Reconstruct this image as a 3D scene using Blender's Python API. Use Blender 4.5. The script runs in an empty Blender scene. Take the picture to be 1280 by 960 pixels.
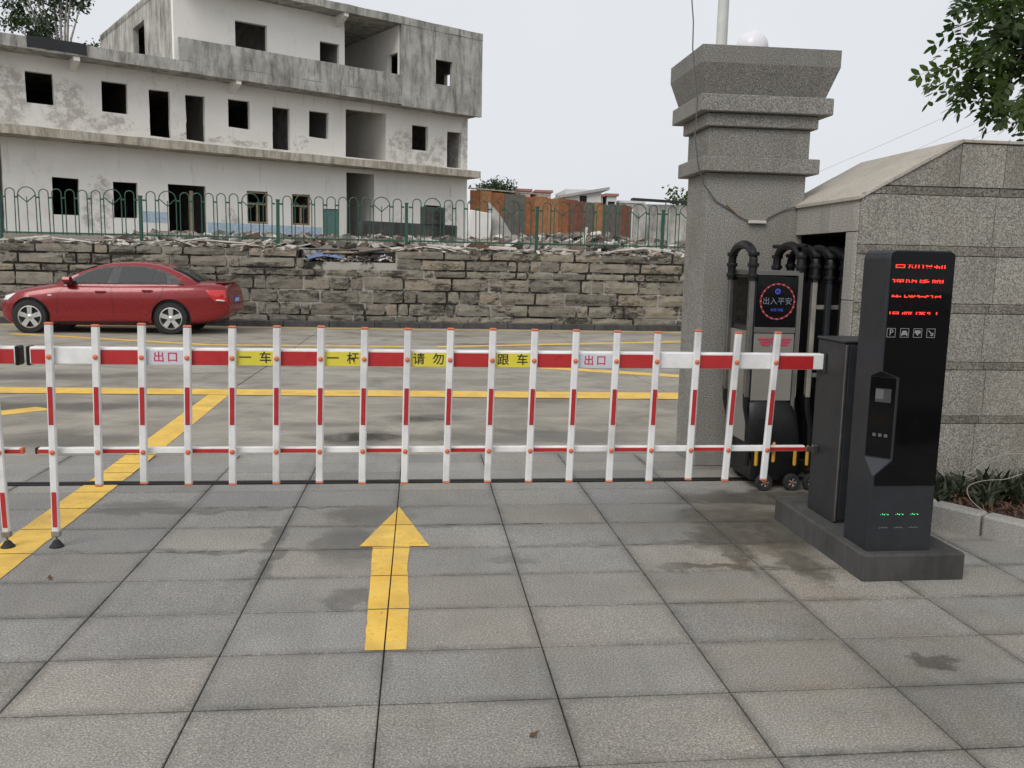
import bpy, bmesh, math, random
from mathutils import Vector, Matrix, noise as mnoise
random.seed(7)
R = math.radians
sc = bpy.context.scene
COL = sc.collection

# ---------------------------------------------------------------- camera
cam = bpy.data.cameras.new('camera'); camo = bpy.data.objects.new('camera', cam); COL.objects.link(camo)
cam.sensor_fit = 'HORIZONTAL'; cam.sensor_width = 36; cam.lens = 30.18; cam.clip_start = .05; cam.clip_end = 3000
right = Vector((0.99421803, -0.10553768, 0.01980678)); down = Vector((0.00501951, -0.13857556, -0.99033914)); fwd = Vector((0.10726283, 0.98471245, -0.13724458))
mw = Matrix.Identity(4)
for i in range(3):
    mw[i][0] = right[i]; mw[i][1] = -down[i]; mw[i][2] = -fwd[i]
mw[2][3] = 1.45
camo.matrix_world = mw
sc.camera = camo

# ---------------------------------------------------------------- sky, sun, exposure
SUN_EL, SUN_AZ = 42, 217
w = bpy.data.worlds.new('World'); sc.world = w; w.use_nodes = True
nt = w.node_tree; nt.nodes.clear()
wo = nt.nodes.new('ShaderNodeOutputWorld'); bg = nt.nodes.new('ShaderNodeBackground')
sky = nt.nodes.new('ShaderNodeTexSky'); sky.sky_type = 'NISHITA'; sky.sun_disc = False
sky.sun_elevation = R(SUN_EL); sky.sun_rotation = R(SUN_AZ); sky.dust_density = 4; sky.air_density = 1.0; sky.altitude = 50
hs = nt.nodes.new('ShaderNodeHueSaturation'); hs.inputs['Saturation'].default_value = .45
nt.links.new(sky.outputs[0], hs.inputs['Color'])
tc = nt.nodes.new('ShaderNodeTexCoord'); nz = nt.nodes.new('ShaderNodeTexNoise')
nz.inputs['Scale'].default_value = 1.6; nz.inputs['Detail'].default_value = 4; nt.links.new(tc.outputs['Generated'], nz.inputs['Vector'])
cr = nt.nodes.new('ShaderNodeValToRGB')
cr.color_ramp.elements[0].position = .3; cr.color_ramp.elements[0].color = (6.9, 7.15, 7.6, 1)
cr.color_ramp.elements[1].position = .7; cr.color_ramp.elements[1].color = (7.75, 7.95, 8.25, 1)
nt.links.new(nz.outputs['Fac'], cr.inputs[0])
mx = nt.nodes.new('ShaderNodeMix'); mx.data_type = 'RGBA'; mx.inputs['Factor'].default_value = .88
nt.links.new(hs.outputs[0], mx.inputs[6]); nt.links.new(cr.outputs[0], mx.inputs[7])
nt.links.new(mx.outputs[2], bg.inputs['Color']); bg.inputs['Strength'].default_value = .1
nt.links.new(bg.outputs[0], wo.inputs['Surface'])
sl = bpy.data.lights.new('sun', 'SUN'); sl.energy = 1.5; sl.angle = R(35); sl.color = (1, .97, .93)
so = bpy.data.objects.new('sun', sl); COL.objects.link(so)
so.rotation_euler = (R(90 - SUN_EL), 0, R(180 - SUN_AZ)); so.location = (0, 0, 30)
sc.view_settings.view_transform = 'Standard'; sc.view_settings.look = 'None'; sc.view_settings.gamma = 1
sc.view_settings.exposure = 0.14; sc.view_settings.use_curve_mapping = False

# ---------------------------------------------------------------- node helpers
class NT:
    def __init__(s, name):
        s.m = bpy.data.materials.new(name); s.m.use_nodes = True; s.t = s.m.node_tree; s.t.nodes.clear()
        s.out = s.t.nodes.new('ShaderNodeOutputMaterial'); s.b = s.t.nodes.new('ShaderNodeBsdfPrincipled')
        s.t.links.new(s.b.outputs[0], s.out.inputs[0])
    def put(s, sock, v):
        if isinstance(v, bpy.types.NodeSocket): s.t.links.new(v, sock)
        elif isinstance(v, (tuple, list)) and len(v) == 3 and sock.type == 'RGBA': sock.default_value = (*v, 1)
        else: sock.default_value = v
    def set(s, **k):
        for n, v in k.items(): s.put(s.b.inputs[n.replace('_', ' ')], v)
    def geo(s): return s.t.nodes.new('ShaderNodeNewGeometry').outputs['Position']
    def obj(s): return s.t.nodes.new('ShaderNodeTexCoord').outputs['Object']
    def rnd(s): return s.t.nodes.new('ShaderNodeObjectInfo').outputs['Random']
    def noise(s, vec, scale, detail=4, rough=.55, dist=0, col=False):
        n = s.t.nodes.new('ShaderNodeTexNoise'); s.put(n.inputs['Vector'], vec); n.inputs['Scale'].default_value = scale
        n.inputs['Detail'].default_value = detail; n.inputs['Roughness'].default_value = rough; n.inputs['Distortion'].default_value = dist
        return n.outputs['Color' if col else 'Fac']
    def vor(s, vec, scale, out='Distance', feature='F1'):
        n = s.t.nodes.new('ShaderNodeTexVoronoi'); n.feature = feature; s.put(n.inputs['Vector'], vec); n.inputs['Scale'].default_value = scale
        return n.outputs[out]
    def ramp(s, f, *st):
        n = s.t.nodes.new('ShaderNodeValToRGB'); s.put(n.inputs[0], f); e = n.color_ramp.elements
        while len(e) < len(st): e.new(.5)
        for i, (p, c) in enumerate(st):
            e[i].position = p
            e[i].color = (*c, 1) if isinstance(c, (tuple, list)) else (c, c, c, 1)
        return n.outputs[0]
    def mix(s, f, a, b, blend='MIX'):
        n = s.t.nodes.new('ShaderNodeMix'); n.data_type = 'RGBA'; n.blend_type = blend
        s.put(n.inputs[0], f); s.put(n.inputs[6], a); s.put(n.inputs[7], b); return n.outputs[2]
    def math(s, op, a, b=0.0, clamp=False):
        n = s.t.nodes.new('ShaderNodeMath'); n.operation = op; n.use_clamp = clamp; s.put(n.inputs[0], a); s.put(n.inputs[1], b); return n.outputs[0]
    def vmath(s, op, a, b=(0, 0, 0)):
        n = s.t.nodes.new('ShaderNodeVectorMath'); n.operation = op; s.put(n.inputs[0], a); s.put(n.inputs[1], b)
        return n.outputs['Value' if op in ('LENGTH', 'DISTANCE', 'DOT_PRODUCT') else 'Vector']
    def scale(s, vec, v): return s.vmath('MULTIPLY', vec, v)
    def bump(s, h, strength=.3, dist=.01):
        n = s.t.nodes.new('ShaderNodeBump'); s.put(n.inputs['Height'], h); n.inputs['Strength'].default_value = strength; n.inputs['Distance'].default_value = dist
        s.t.links.new(n.outputs[0], s.b.inputs['Normal'])
    def ellipses(s, vec, lst, wob=.12, wscale=6, soft=.35):
        nv = s.vmath('SUBTRACT', s.noise(vec, wscale, 4, .6, col=True), (.5, .5, .5))
        p = s.vmath('ADD', vec, s.scale(nv, (wob * 2, wob * 2, 0)))
        tot = None
        for cx, cy, rx, ry in lst:
            q = s.scale(s.vmath('SUBTRACT', p, (cx, cy, 0)), (1 / rx, 1 / ry, 0))
            d = s.vmath('LENGTH', q)
            mr = s.t.nodes.new('ShaderNodeMapRange'); mr.interpolation_type = 'SMOOTHSTEP'
            s.put(mr.inputs[0], d); mr.inputs[1].default_value = 1.0 + soft / 2; mr.inputs[2].default_value = 1.0 - soft / 2
            o = mr.outputs[0]; tot = o if tot is None else s.math('MAXIMUM', tot, o)
        return tot

MATS = {}
def plain(name, col, rough=.5, metal=0, var=.12, scale=8, bump=0, coat=0, spec=.5, dirt=0):
    if name in MATS: return MATS[name]
    n = NT(name); v = n.obj()
    f = n.noise(v, scale, 5, .6)
    lo = tuple(c * (1 - var) for c in col); hi = tuple(min(1, c * (1 + var)) for c in col)
    c = n.ramp(f, (.3, lo), (.7, hi))
    if dirt:
        d = n.noise(n.geo(), 3.3, 6, .7)
        c = n.mix(n.math('MULTIPLY', n.ramp(d, (.45, 0), (.75, 1)), dirt), c, (.09, .08, .065))
    n.set(Base_Color=c, Roughness=n.ramp(n.noise(v, scale * 2, 3), (.3, max(0, rough - .08)), (.7, min(1, rough + .08))), Metallic=metal)
    n.b.inputs['Specular IOR Level'].default_value = spec
    if coat: n.b.inputs['Coat Weight'].default_value = coat; n.b.inputs['Coat Roughness'].default_value = .05
    if bump: n.bump(n.noise(v, scale * 6, 4), bump, .004)
    MATS[name] = n.m
    return n.m
def emit(name, col, st):
    if name in MATS: return MATS[name]
    n = NT(name); n.set(Base_Color=(.02, .02, .02), Emission_Color=col, Emission_Strength=st); MATS[name] = n.m; return n.m

# -- paving granite
WET = [(-.27, 4.86, .23, .2), (-.37, 4.36, .17, .3), (-.30, 3.63, .12, .1), (-.75, 4.47, .05, .24), (-.72, 4.12, .035, .26),
       (1.95, 4.55, .27, .5), (1.66, 4.35, .17, .28), (1.95, 2.87, .11, .05), (.46, 4.07, .12, .03), (-1.42, 5.0, .55, .06), (1.9, 3.95, .1, .25), (1.75, 4.75, .35, .2), (.9, 5.03, 1.3, .022), (-.5, 5.03, 1.2, .02), (.2, 4.66, .9, .016), (1.2, 4.3, .5, .018), (-1.2, 4.28, .6, .016), (1.62, 4.2, .06, .4), (-1.6, 5.12, .3, .1), (1.45, 3.93, .3, .035), (2.3, 5.15, .9, .18)]
def m_granite_paving():
    n = NT('paving_granite'); v = n.geo(); o = n.rnd(); ob = n.obj()
    sp = n.noise(v, 130, 5, .85)
    c = n.ramp(sp, (.35, (.10, .095, .086)), (.45, (.208, .198, .18)), (.53, (.29, .277, .253)), (.63, (.525, .503, .462)))
    big = n.noise(v, 1.3, 6, .65); c = n.mix(.8, c, n.ramp(big, (.3, .66), (.7, 1.08)), 'MULTIPLY')
    c = n.mix(1, c, n.ramp(o, (0, .87), (.5, 1.0), (1, 1.10)), 'MULTIPLY')
    tint = n.ramp(n.math('FRACT', n.math('MULTIPLY', o, 7.3)), (0, (.98, .99, 1.01)), (.5, (1, 1, 1)), (1, (1.03, 1.0, .95))); c = n.mix(1, c, tint, 'MULTIPLY')
    sx = n.t.nodes.new('ShaderNodeSeparateXYZ'); n.put(sx.inputs[0], v)
    rt = n.t.nodes.new('ShaderNodeMapRange'); n.put(rt.inputs[0], sx.outputs[0]); rt.inputs[1].default_value = -1.0; rt.inputs[2].default_value = 1.6; rt.inputs[3].default_value = .1; rt.inputs[4].default_value = .6
    yel = n.math('MULTIPLY', n.ramp(n.noise(v, .9, 4), (.42, 0), (.62, 1)), n.math('MULTIPLY', n.ramp(n.noise(v, 4, 6, .65), (.35, .2), (.65, 1)), rt.outputs[0]))
    c = n.mix(yel, c, n.mix(1, c, (1.05, .93, .72), 'MULTIPLY'))
    # dirt gathered along the slab edges
    so = n.t.nodes.new('ShaderNodeSeparateXYZ'); n.put(so.inputs[0], ob)
    ex = n.math('SUBTRACT', .3, n.math('ABSOLUTE', so.outputs[0])); ey = n.math('SUBTRACT', .197, n.math('ABSOLUTE', so.outputs[1])); ed = n.math('MINIMUM', ex, ey)
    ed = n.math('ADD', ed, n.math('MULTIPLY', n.math('SUBTRACT', n.noise(v, 17, 5, .7), .5), .06))
    fr_ = n.ramp(ed, (.0, .9), (.010, .55), (.045, 0)); c = n.mix(n.math('MULTIPLY', fr_, n.ramp(n.noise(v, 2.1, 4), (.35, .15), (.65, .9))), c, (.075, .07, .06))
    # damp stains
    st = n.math('MULTIPLY', n.ellipses(v, WET, .15, 7, .8), n.ramp(n.noise(v, 11, 6, .75), (.3, .6), (.55, 1)))
    sm = n.ramp(n.noise(v, 5, 8, .75), (.58, 0), (.72, .5)); tr_ = n.math('MULTIPLY', n.ramp(n.noise(n.scale(v, (3.2, .35, 1)), 1.6, 5, .6), (.52, 0), (.7, 1)), .22)
    wet = n.math('MAXIMUM', n.math('MAXIMUM', n.math('MULTIPLY', st, 1.0), sm), tr_)
    c = n.mix(wet, c, n.mix(1, c, (.47, .455, .43), 'MULTIPLY'))
    n.set(Base_Color=c, Roughness=n.mix(st, n.ramp(big, (.3, .55), (.7, .75)), (.28, .28, .28)))
    n.bump(n.math('ADD', sp, n.math('MULTIPLY', n.noise(v, 14, 4), 1.5)), .09, .002); return n.m
def m_joint():
    n = NT('joint_dirt'); v = n.geo()
    n.set(Base_Color=n.ramp(n.noise(v, 30, 4), (.3, (.025, .023, .02)), (.7, (.06, .055, .047))), Roughness=.95); return n.m
def m_concrete_road():
    n = NT('road_concrete'); v = n.geo()
    sw = n.noise(n.scale(v, (.8, 1.1, 1)), 1.5, 9, .7, .6)
    c = n.ramp(sw, (.3, (.19, .168, .133)), (.5, (.315, .285, .235)), (.72, (.435, .398, .33)))
    c = n.mix(.4, c, n.ramp(n.noise(v, 60, 4, .7), (.3, .55), (.7, 1)), 'MULTIPLY')
    damp = n.ellipses(v, [(-.46, 7.15, .38, .3), (.1, 8.0, .35, .2), (-1.96, 12.3, .6, .35), (-4.5, 10.9, 1.2, .4), (-3.5, 8.7, 1.2, .3), (4.5, 13.5, 1.0, .35), (1.6, 15.6, 1.2, .3), (-3, 14.2, 1.6, .4), (-2.7, 7.0, .6, .35), (.9, 7.1, 1.0, .25)], .45, 1.6, 1.1)
    damp2 = n.math('MULTIPLY', n.ramp(n.noise(n.scale(v, (.5, 1, 1)), .9, 7, .65, .6), (.52, 0), (.64, 1)), .5)
    wet = n.math('MAXIMUM', damp, damp2)
    c = n.mix(wet, c, n.mix(1, c, (.42, .41, .39), 'MULTIPLY'))
    pud = n.ellipses(v, [(-.46, 7.12, .36, .17), (.05, 7.98, .26, .10)], .22, 3, .8)
    tm = n.noise(n.scale(v, (7, 7, 1)), 5, 2, .5, 2.2)
    c = n.mix(n.math('MULTIPLY', pud, .7), c, (.05, .046, .04))
    n.set(Base_Color=c, Roughness=n.mix(pud, n.mix(wet, (.85, .85, .85), (.45, .45, .45)), (.10, .10, .10)))
    n.bump(n.math('MULTIPLY', n.math('ADD', tm, n.noise(v, 90, 4)), n.math('SUBTRACT', 1, pud)), .35, .004); return n.m
def m_yellow():
    n = NT('yellow_road_paint'); v = n.geo()
    c = n.ramp(n.noise(v, 5, 5), (.3, (.72, .43, .055)), (.7, (.86, .56, .095)))
    wear = n.ramp(n.noise(v, 30, 7, .8), (.56, 0), (.66, .85))
    c = n.mix(wear, c, (.33, .23, .07)); c = n.mix(n.ramp(n.noise(v, 3, 5, .7), (.45, 0), (.75, .65)), c, (.40, .27, .09))
    n.set(Base_Color=c, Roughness=.6); n.bump(n.noise(v, 150, 3), .3, .002); return n.m
def m_granite_wall(name, base, streak=.5, spk=120, ct=.92):
    n = NT(name); v = n.geo(); o = n.rnd()
    sp = n.noise(v, spk, 3, .75)
    k = lambda f: tuple(min(1, b * f) for b in base)
    c = n.ramp(sp, (.37, k(1 - .74 * ct)), (.46, k(1 - .2 * ct)), (.54, k(1 + .1 * ct)), (.64, k(1 + .8 * ct)))
    c = n.mix(1, c, n.ramp(o, (0, .80), (1, 1.12)), 'MULTIPLY')
    st = n.noise(n.scale(v, (2.3, 2.3, .6)), 1.6, 8, .7, .8)
    c = n.mix(n.math('MULTIPLY', n.ramp(st, (.45, 0), (.72, 1)), streak), c, k(.28))
    c = n.mix(n.math('MULTIPLY', n.ramp(n.noise(v, 2.2, 5), (.5, 0), (.75, 1)), .35), c, tuple(a * b for a, b in zip(base, (.75, .66, .5))))
    n.set(Base_Color=c, Roughness=.72); n.bump(sp, .3, .002); return n.m
def m_plaster():
    n = NT('weathered_white_plaster'); v = n.obj()
    c = n.ramp(n.noise(v, .5, 5), (.3, (.755, .725, .675)), (.7, (.855, .83, .785)))
    sx = n.t.nodes.new('ShaderNodeSeparateXYZ'); n.put(sx.inputs[0], v); cx = n.t.nodes.new('ShaderNodeCombineXYZ')
    n.put(cx.inputs[0], sx.outputs[0]); n.put(cx.inputs[1], sx.outputs[2])
    spots = n.ellipses(cx.outputs[0], [(-20.9, 7.3, .7, 1.1), (-18.9, 7.2, .8, 1.0), (-17.4, 6.75, 1.2, .3), (-21.4, 6.9, .6, .8), (-4.1, 7.1, .7, .95), (-2.0, 7.0, .55, .7), (-3.0, 6.6, 1.2, .35), (-9.3, 6.75, .35, .3), (-18.0, 3.3, .6, .9), (-17.9, 4.2, .4, .5), (-12.6, 3.0, .4, .8), (-.4, 7.6, .25, 1.4), (-13.0, 6.5, 3, .15), (-4.2, 3.4, .5, .5), (-1.2, 3.6, .5, .9)], .5, 1.3, .5)
    mold = n.math('MULTIPLY', spots, n.ramp(n.noise(v, 2.6, 10, .82), (.45, 0), (.56, 1)))
    mold2 = n.math('MULTIPLY', n.ramp(n.noise(n.vmath('ADD', v, (3.1, 0, 1.7)), .3, 3, .5), (.56, 0), (.66, 1)), n.ramp(n.noise(v, 1.9, 8, .75), (.5, 0), (.64, .35)))
    c = n.mix(n.math('MULTIPLY', n.math('MAXIMUM', mold, mold2), .65), c, (.32, .28, .245))
    dr = n.ramp(n.noise(n.scale(v, (2.6, 2.6, .25)), 2, 7, .75), (.58, 0), (.76, .55)); c = n.mix(dr, c, (.30, .26, .215))
    sp = n.ramp(n.noise(v, 4.5, 3, .6), (.74, 0), (.76, .85)); c = n.mix(sp, c, (.10, .09, .08))
    n.set(Base_Color=c, Roughness=.9); n.bump(n.noise(v, 14, 5), .3, .02); return n.m
def m_concrete(name, a, b, streak=.6):
    n = NT(name); v = n.obj()
    c = n.ramp(n.noise(v, .9, 7, .65), (.3, a), (.7, b))
    s1 = n.ramp(n.noise(n.scale(v, (2.2, 2.2, .4)), 1.2, 9, .78), (.45, 0), (.62, 1)); c = n.mix(n.math('MULTIPLY', s1, streak), c, tuple(x * .3 for x in a))
    c = n.mix(n.ramp(n.noise(v, 5, 6, .75), (.6, 0), (.72, .6)), c, tuple(x * .5 for x in a))
    n.set(Base_Color=c, Roughness=.92); n.bump(n.noise(v, 12, 6), .35, .02); return n.m
def m_stone():
    n = NT('retaining_wall_stone'); v = n.geo(); o = n.rnd()
    c = n.ramp(o, (0, (.195, .176, .143)), (.35, (.248, .223, .18)), (.7, (.30, .272, .22)), (1, (.33, .28, .208)))
    c = n.mix(.75, c, n.ramp(n.noise(v, 5, 8, .7), (.3, .45), (.7, 1.1)), 'MULTIPLY')
    ms = n.ramp(n.noise(n.scale(v, (.8, 1, 2.2)), 2.0, 10, .8), (.505, 0), (.57, 1)); c = n.mix(n.math('MULTIPLY', ms, .93), c, (.035, .032, .026))
    c = n.mix(n.ramp(n.noise(v, .8, 6, .7), (.62, 0), (.72, .5)), c, (.07, .085, .03))
    n.set(Base_Color=c, Roughness=.93); n.bump(n.noise(v, 16, 6, .7), .7, .03); return n.m
def m_mortar():
    n = NT('stained_mortar'); v = n.geo()
    c = n.ramp(n.noise(v, 1.1, 7, .7), (.40, (.02, .018, .015)), (.48, (.045, .04, .033)), (.53, (.36, .345, .31)))
    n.set(Base_Color=c, Roughness=.95); n.bump(n.noise(v, 20, 5), .5, .02); return n.m
def m_ground():
    n = NT('bare_ground'); v = n.geo()
    n.set(Base_Color=n.ramp(n.noise(v, .6, 8, .65), (.3, (.10, .09, .07)), (.7, (.22, .195, .155))), Roughness=.95); return n.m
def m_soil():
    n = NT('dark_soil'); v = n.geo()
    n.set(Base_Color=n.ramp(n.noise(v, 14, 6, .7), (.3, (.018, .013, .010)), (.7, (.07, .048, .034))), Roughness=.95); n.bump(n.noise(v, 25, 6), .8, .03); return n.m
def m_leaf(name, a, b, trans=.25):
    n = NT(name); v = n.geo()
    f = n.noise(v, 1.7, 3); g = n.noise(v, 23, 2)
    c = n.mix(n.ramp(f, (.35, 0), (.65, 1)), a, b); c = n.mix(.5, c, n.ramp(g, (.3, .55), (.7, 1.25)), 'MULTIPLY')
    n.set(Base_Color=c, Roughness=.5)
    tr = n.t.nodes.new('ShaderNodeBsdfTranslucent'); n.put(tr.inputs[0], n.mix(1, c, (1.1, 1.35, .5), 'MULTIPLY'))
    ms = n.t.nodes.new('ShaderNodeMixShader'); ms.inputs[0].default_value = trans
    n.t.links.new(n.b.outputs[0], ms.inputs[1]); n.t.links.new(tr.outputs[0], ms.inputs[2]); n.t.links.new(ms.outputs[0], n.out.inputs[0]); return n.m
def m_rubble():
    n = NT('rubble'); v = n.obj()
    f = n.vor(v, 2.3, 'Color'); sx = n.t.nodes.new('ShaderNodeSeparateColor'); n.put(sx.inputs[0], f)
    c = n.ramp(sx.outputs[0], (0, (.26, .235, .20)), (.3, (.09, .078, .065)), (.5, (.40, .365, .31)), (.72, (.15, .075, .05)), (.8, (.06, .052, .045)), (.93, (.58, .55, .50)))
    c = n.mix(.5, c, n.ramp(n.noise(v, 18, 4), (.3, .5), (.7, 1.1)), 'MULTIPLY')
    n.set(Base_Color=c, Roughness=.9); return n.m
M = dict(tile=m_granite_paving(), joint=m_joint(), road=m_concrete_road(), yellow=m_yellow(),
         pillar=m_granite_wall('pillar_granite', (.215, .206, .188), .3), wallg=m_granite_wall('wall_granite', (.26, .245, .212), .4),
         bandg=m_granite_wall('rough_band_granite', (.165, .152, .127), .5, 80), endg=m_granite_wall('pale_granite', (.37, .35, .315), .4),
         capg=m_granite_wall('tan_coping_granite', (.42, .38, .32), .3, 150, .45), kerbg=m_granite_wall('kerb_granite', (.36, .35, .33), .25, 150, .5),
         plaster=m_plaster(), conc=m_concrete('grey_stained_concrete', (.28, .268, .242), (.56, .54, .495), .75), concl=m_concrete('pale_slab_concrete', (.38, .33, .25), (.62, .575, .49), .7),
         plinth=m_concrete('damp_concrete', (.035, .034, .032), (.105, .103, .098), .5), stone=m_stone(), mortar=m_mortar(), ground=m_ground(), soil=m_soil(),
         leaf=m_leaf('tree_leaf', (.030, .064, .018), (.085, .125, .035), .45), leafd=m_leaf('dark_leaf', (.03, .052, .022), (.05, .085, .03), .15), shrub=m_leaf('strap_leaf', (.022, .034, .016), (.05, .055, .03), .2),
         bark=plain('bark', (.12, .09, .065), .9, var=.4, scale=12, bump=.6), palebark=plain('pale_bark', (.30, .28, .25), .9, var=.3, scale=6),
         rubble=m_rubble(), inside=plain('bare_dark_render', (.42, .40, .37), .95, var=.3, scale=2),
         white=plain('white_enamel', (.80, .795, .78), .38, var=.04, dirt=.32), wsteel=plain('pale_aluminium', (.72, .72, .715), .4, 0, var=.05, dirt=.38),
         red=plain('red_reflective_film', (.42, .022, .024), .35, var=.08), lyellow=plain('yellow_sticker', (.66, .57, .05), .45, var=.05), lgrey=plain('silver_sticker', (.55, .57, .62), .4, var=.04),
         redink=plain('red_ink', (.50, .02, .07), .5), blackink=plain('black_ink', (.015, .015, .012), .5), orange=plain('orange_plastic', (.60, .15, .06), .45, var=.1),
         blackp=plain('black_plastic', (.008, .008, .009), .42, var=.25, spec=.3), rubber=plain('black_rubber', (.018, .018, .018), .8, var=.3),
         kiosk=plain('charcoal_metal', (.026, .029, .034), .42, .2, var=.08, dirt=.1, spec=.35), cab=plain('grey_cabinet_metal', (.032, .034, .037), .45, .2, var=.08, dirt=.2, spec=.35), glassblack=plain('black_glass', (.003, .003, .0035), .06, var=.1, spec=.22),
         silver=plain('satin_steel', (.22, .21, .195), .4, .9, var=.12, dirt=.25), dsteel=plain('dull_steel', (.34, .32, .28), .5, .6, var=.25, scale=5, dirt=.6), beige=plain('cream_panel', (.20, .188, .165), .5, var=.06, dirt=.3),
         amber=plain('amber_reflector', (.55, .30, .03), .35), green=plain('green_fence_paint', (.008, .072, .043), .45, var=.2, dirt=.25), brownred=plain('rust_brown', (.25, .06, .035), .7),
         carred=plain('car_red_paint', (.225, .006, .009), .28, .15, var=.03, coat=.6), carglass=plain('tinted_car_glass', (.016, .024, .022), .05, var=.05, spec=.14), darktrim=plain('dark_trim', (.014, .014, .016), .45),
         alloy=plain('alloy_wheel', (.60, .60, .58), .3, .8, var=.05), tyre=plain('tyre_rubber', (.02, .02, .02), .85), lampclear=plain('clear_lamp', (.75, .76, .78), .1, var=.05), tail=plain('tail_lamp_red', (.60, .012, .015), .12, var=.1, coat=1),
         plate=plain('blue_number_plate', (.02, .07, .38), .4), globe=plain('frosted_globe', (.72, .71, .74), .3, var=.04), pole=plain('pole_paint', (.55, .56, .53), .5, var=.06),
         wood=plain('old_wood', (.28, .21, .14), .85, var=.3, scale=6), board=plain('pale_board', (.55, .51, .45), .85, var=.2, scale=3), tarp=plain('blue_tarp', (.13, .19, .34), .5, var=.4, scale=4), cloth=plain('white_sheet', (.62, .64, .68), .8, var=.15),
         teal=plain('teal_door_paint', (.10, .20, .18), .7, var=.15), bluew=plain('faded_blue_dado', (.42, .52, .62), .9, var=.2), cable=plain('grey_cable', (.10, .10, .10), .7), wire=plain('pale_wire', (.30, .28, .25), .6), dleaf=plain('dead_leaf', (.12, .06, .035), .8, var=.3, scale=60))
LED = emit('red_led', (1, .03, .02), 1.6); LEDG = emit('green_led', (.05, 1, .25), 1.5); LEDP = emit('pink_led', (1, .18, .25), .4); LEDB = emit('blue_led', (.08, .12, 1), .4); LEDW = emit('pale_led', (.55, .62, .75), .2)

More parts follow.
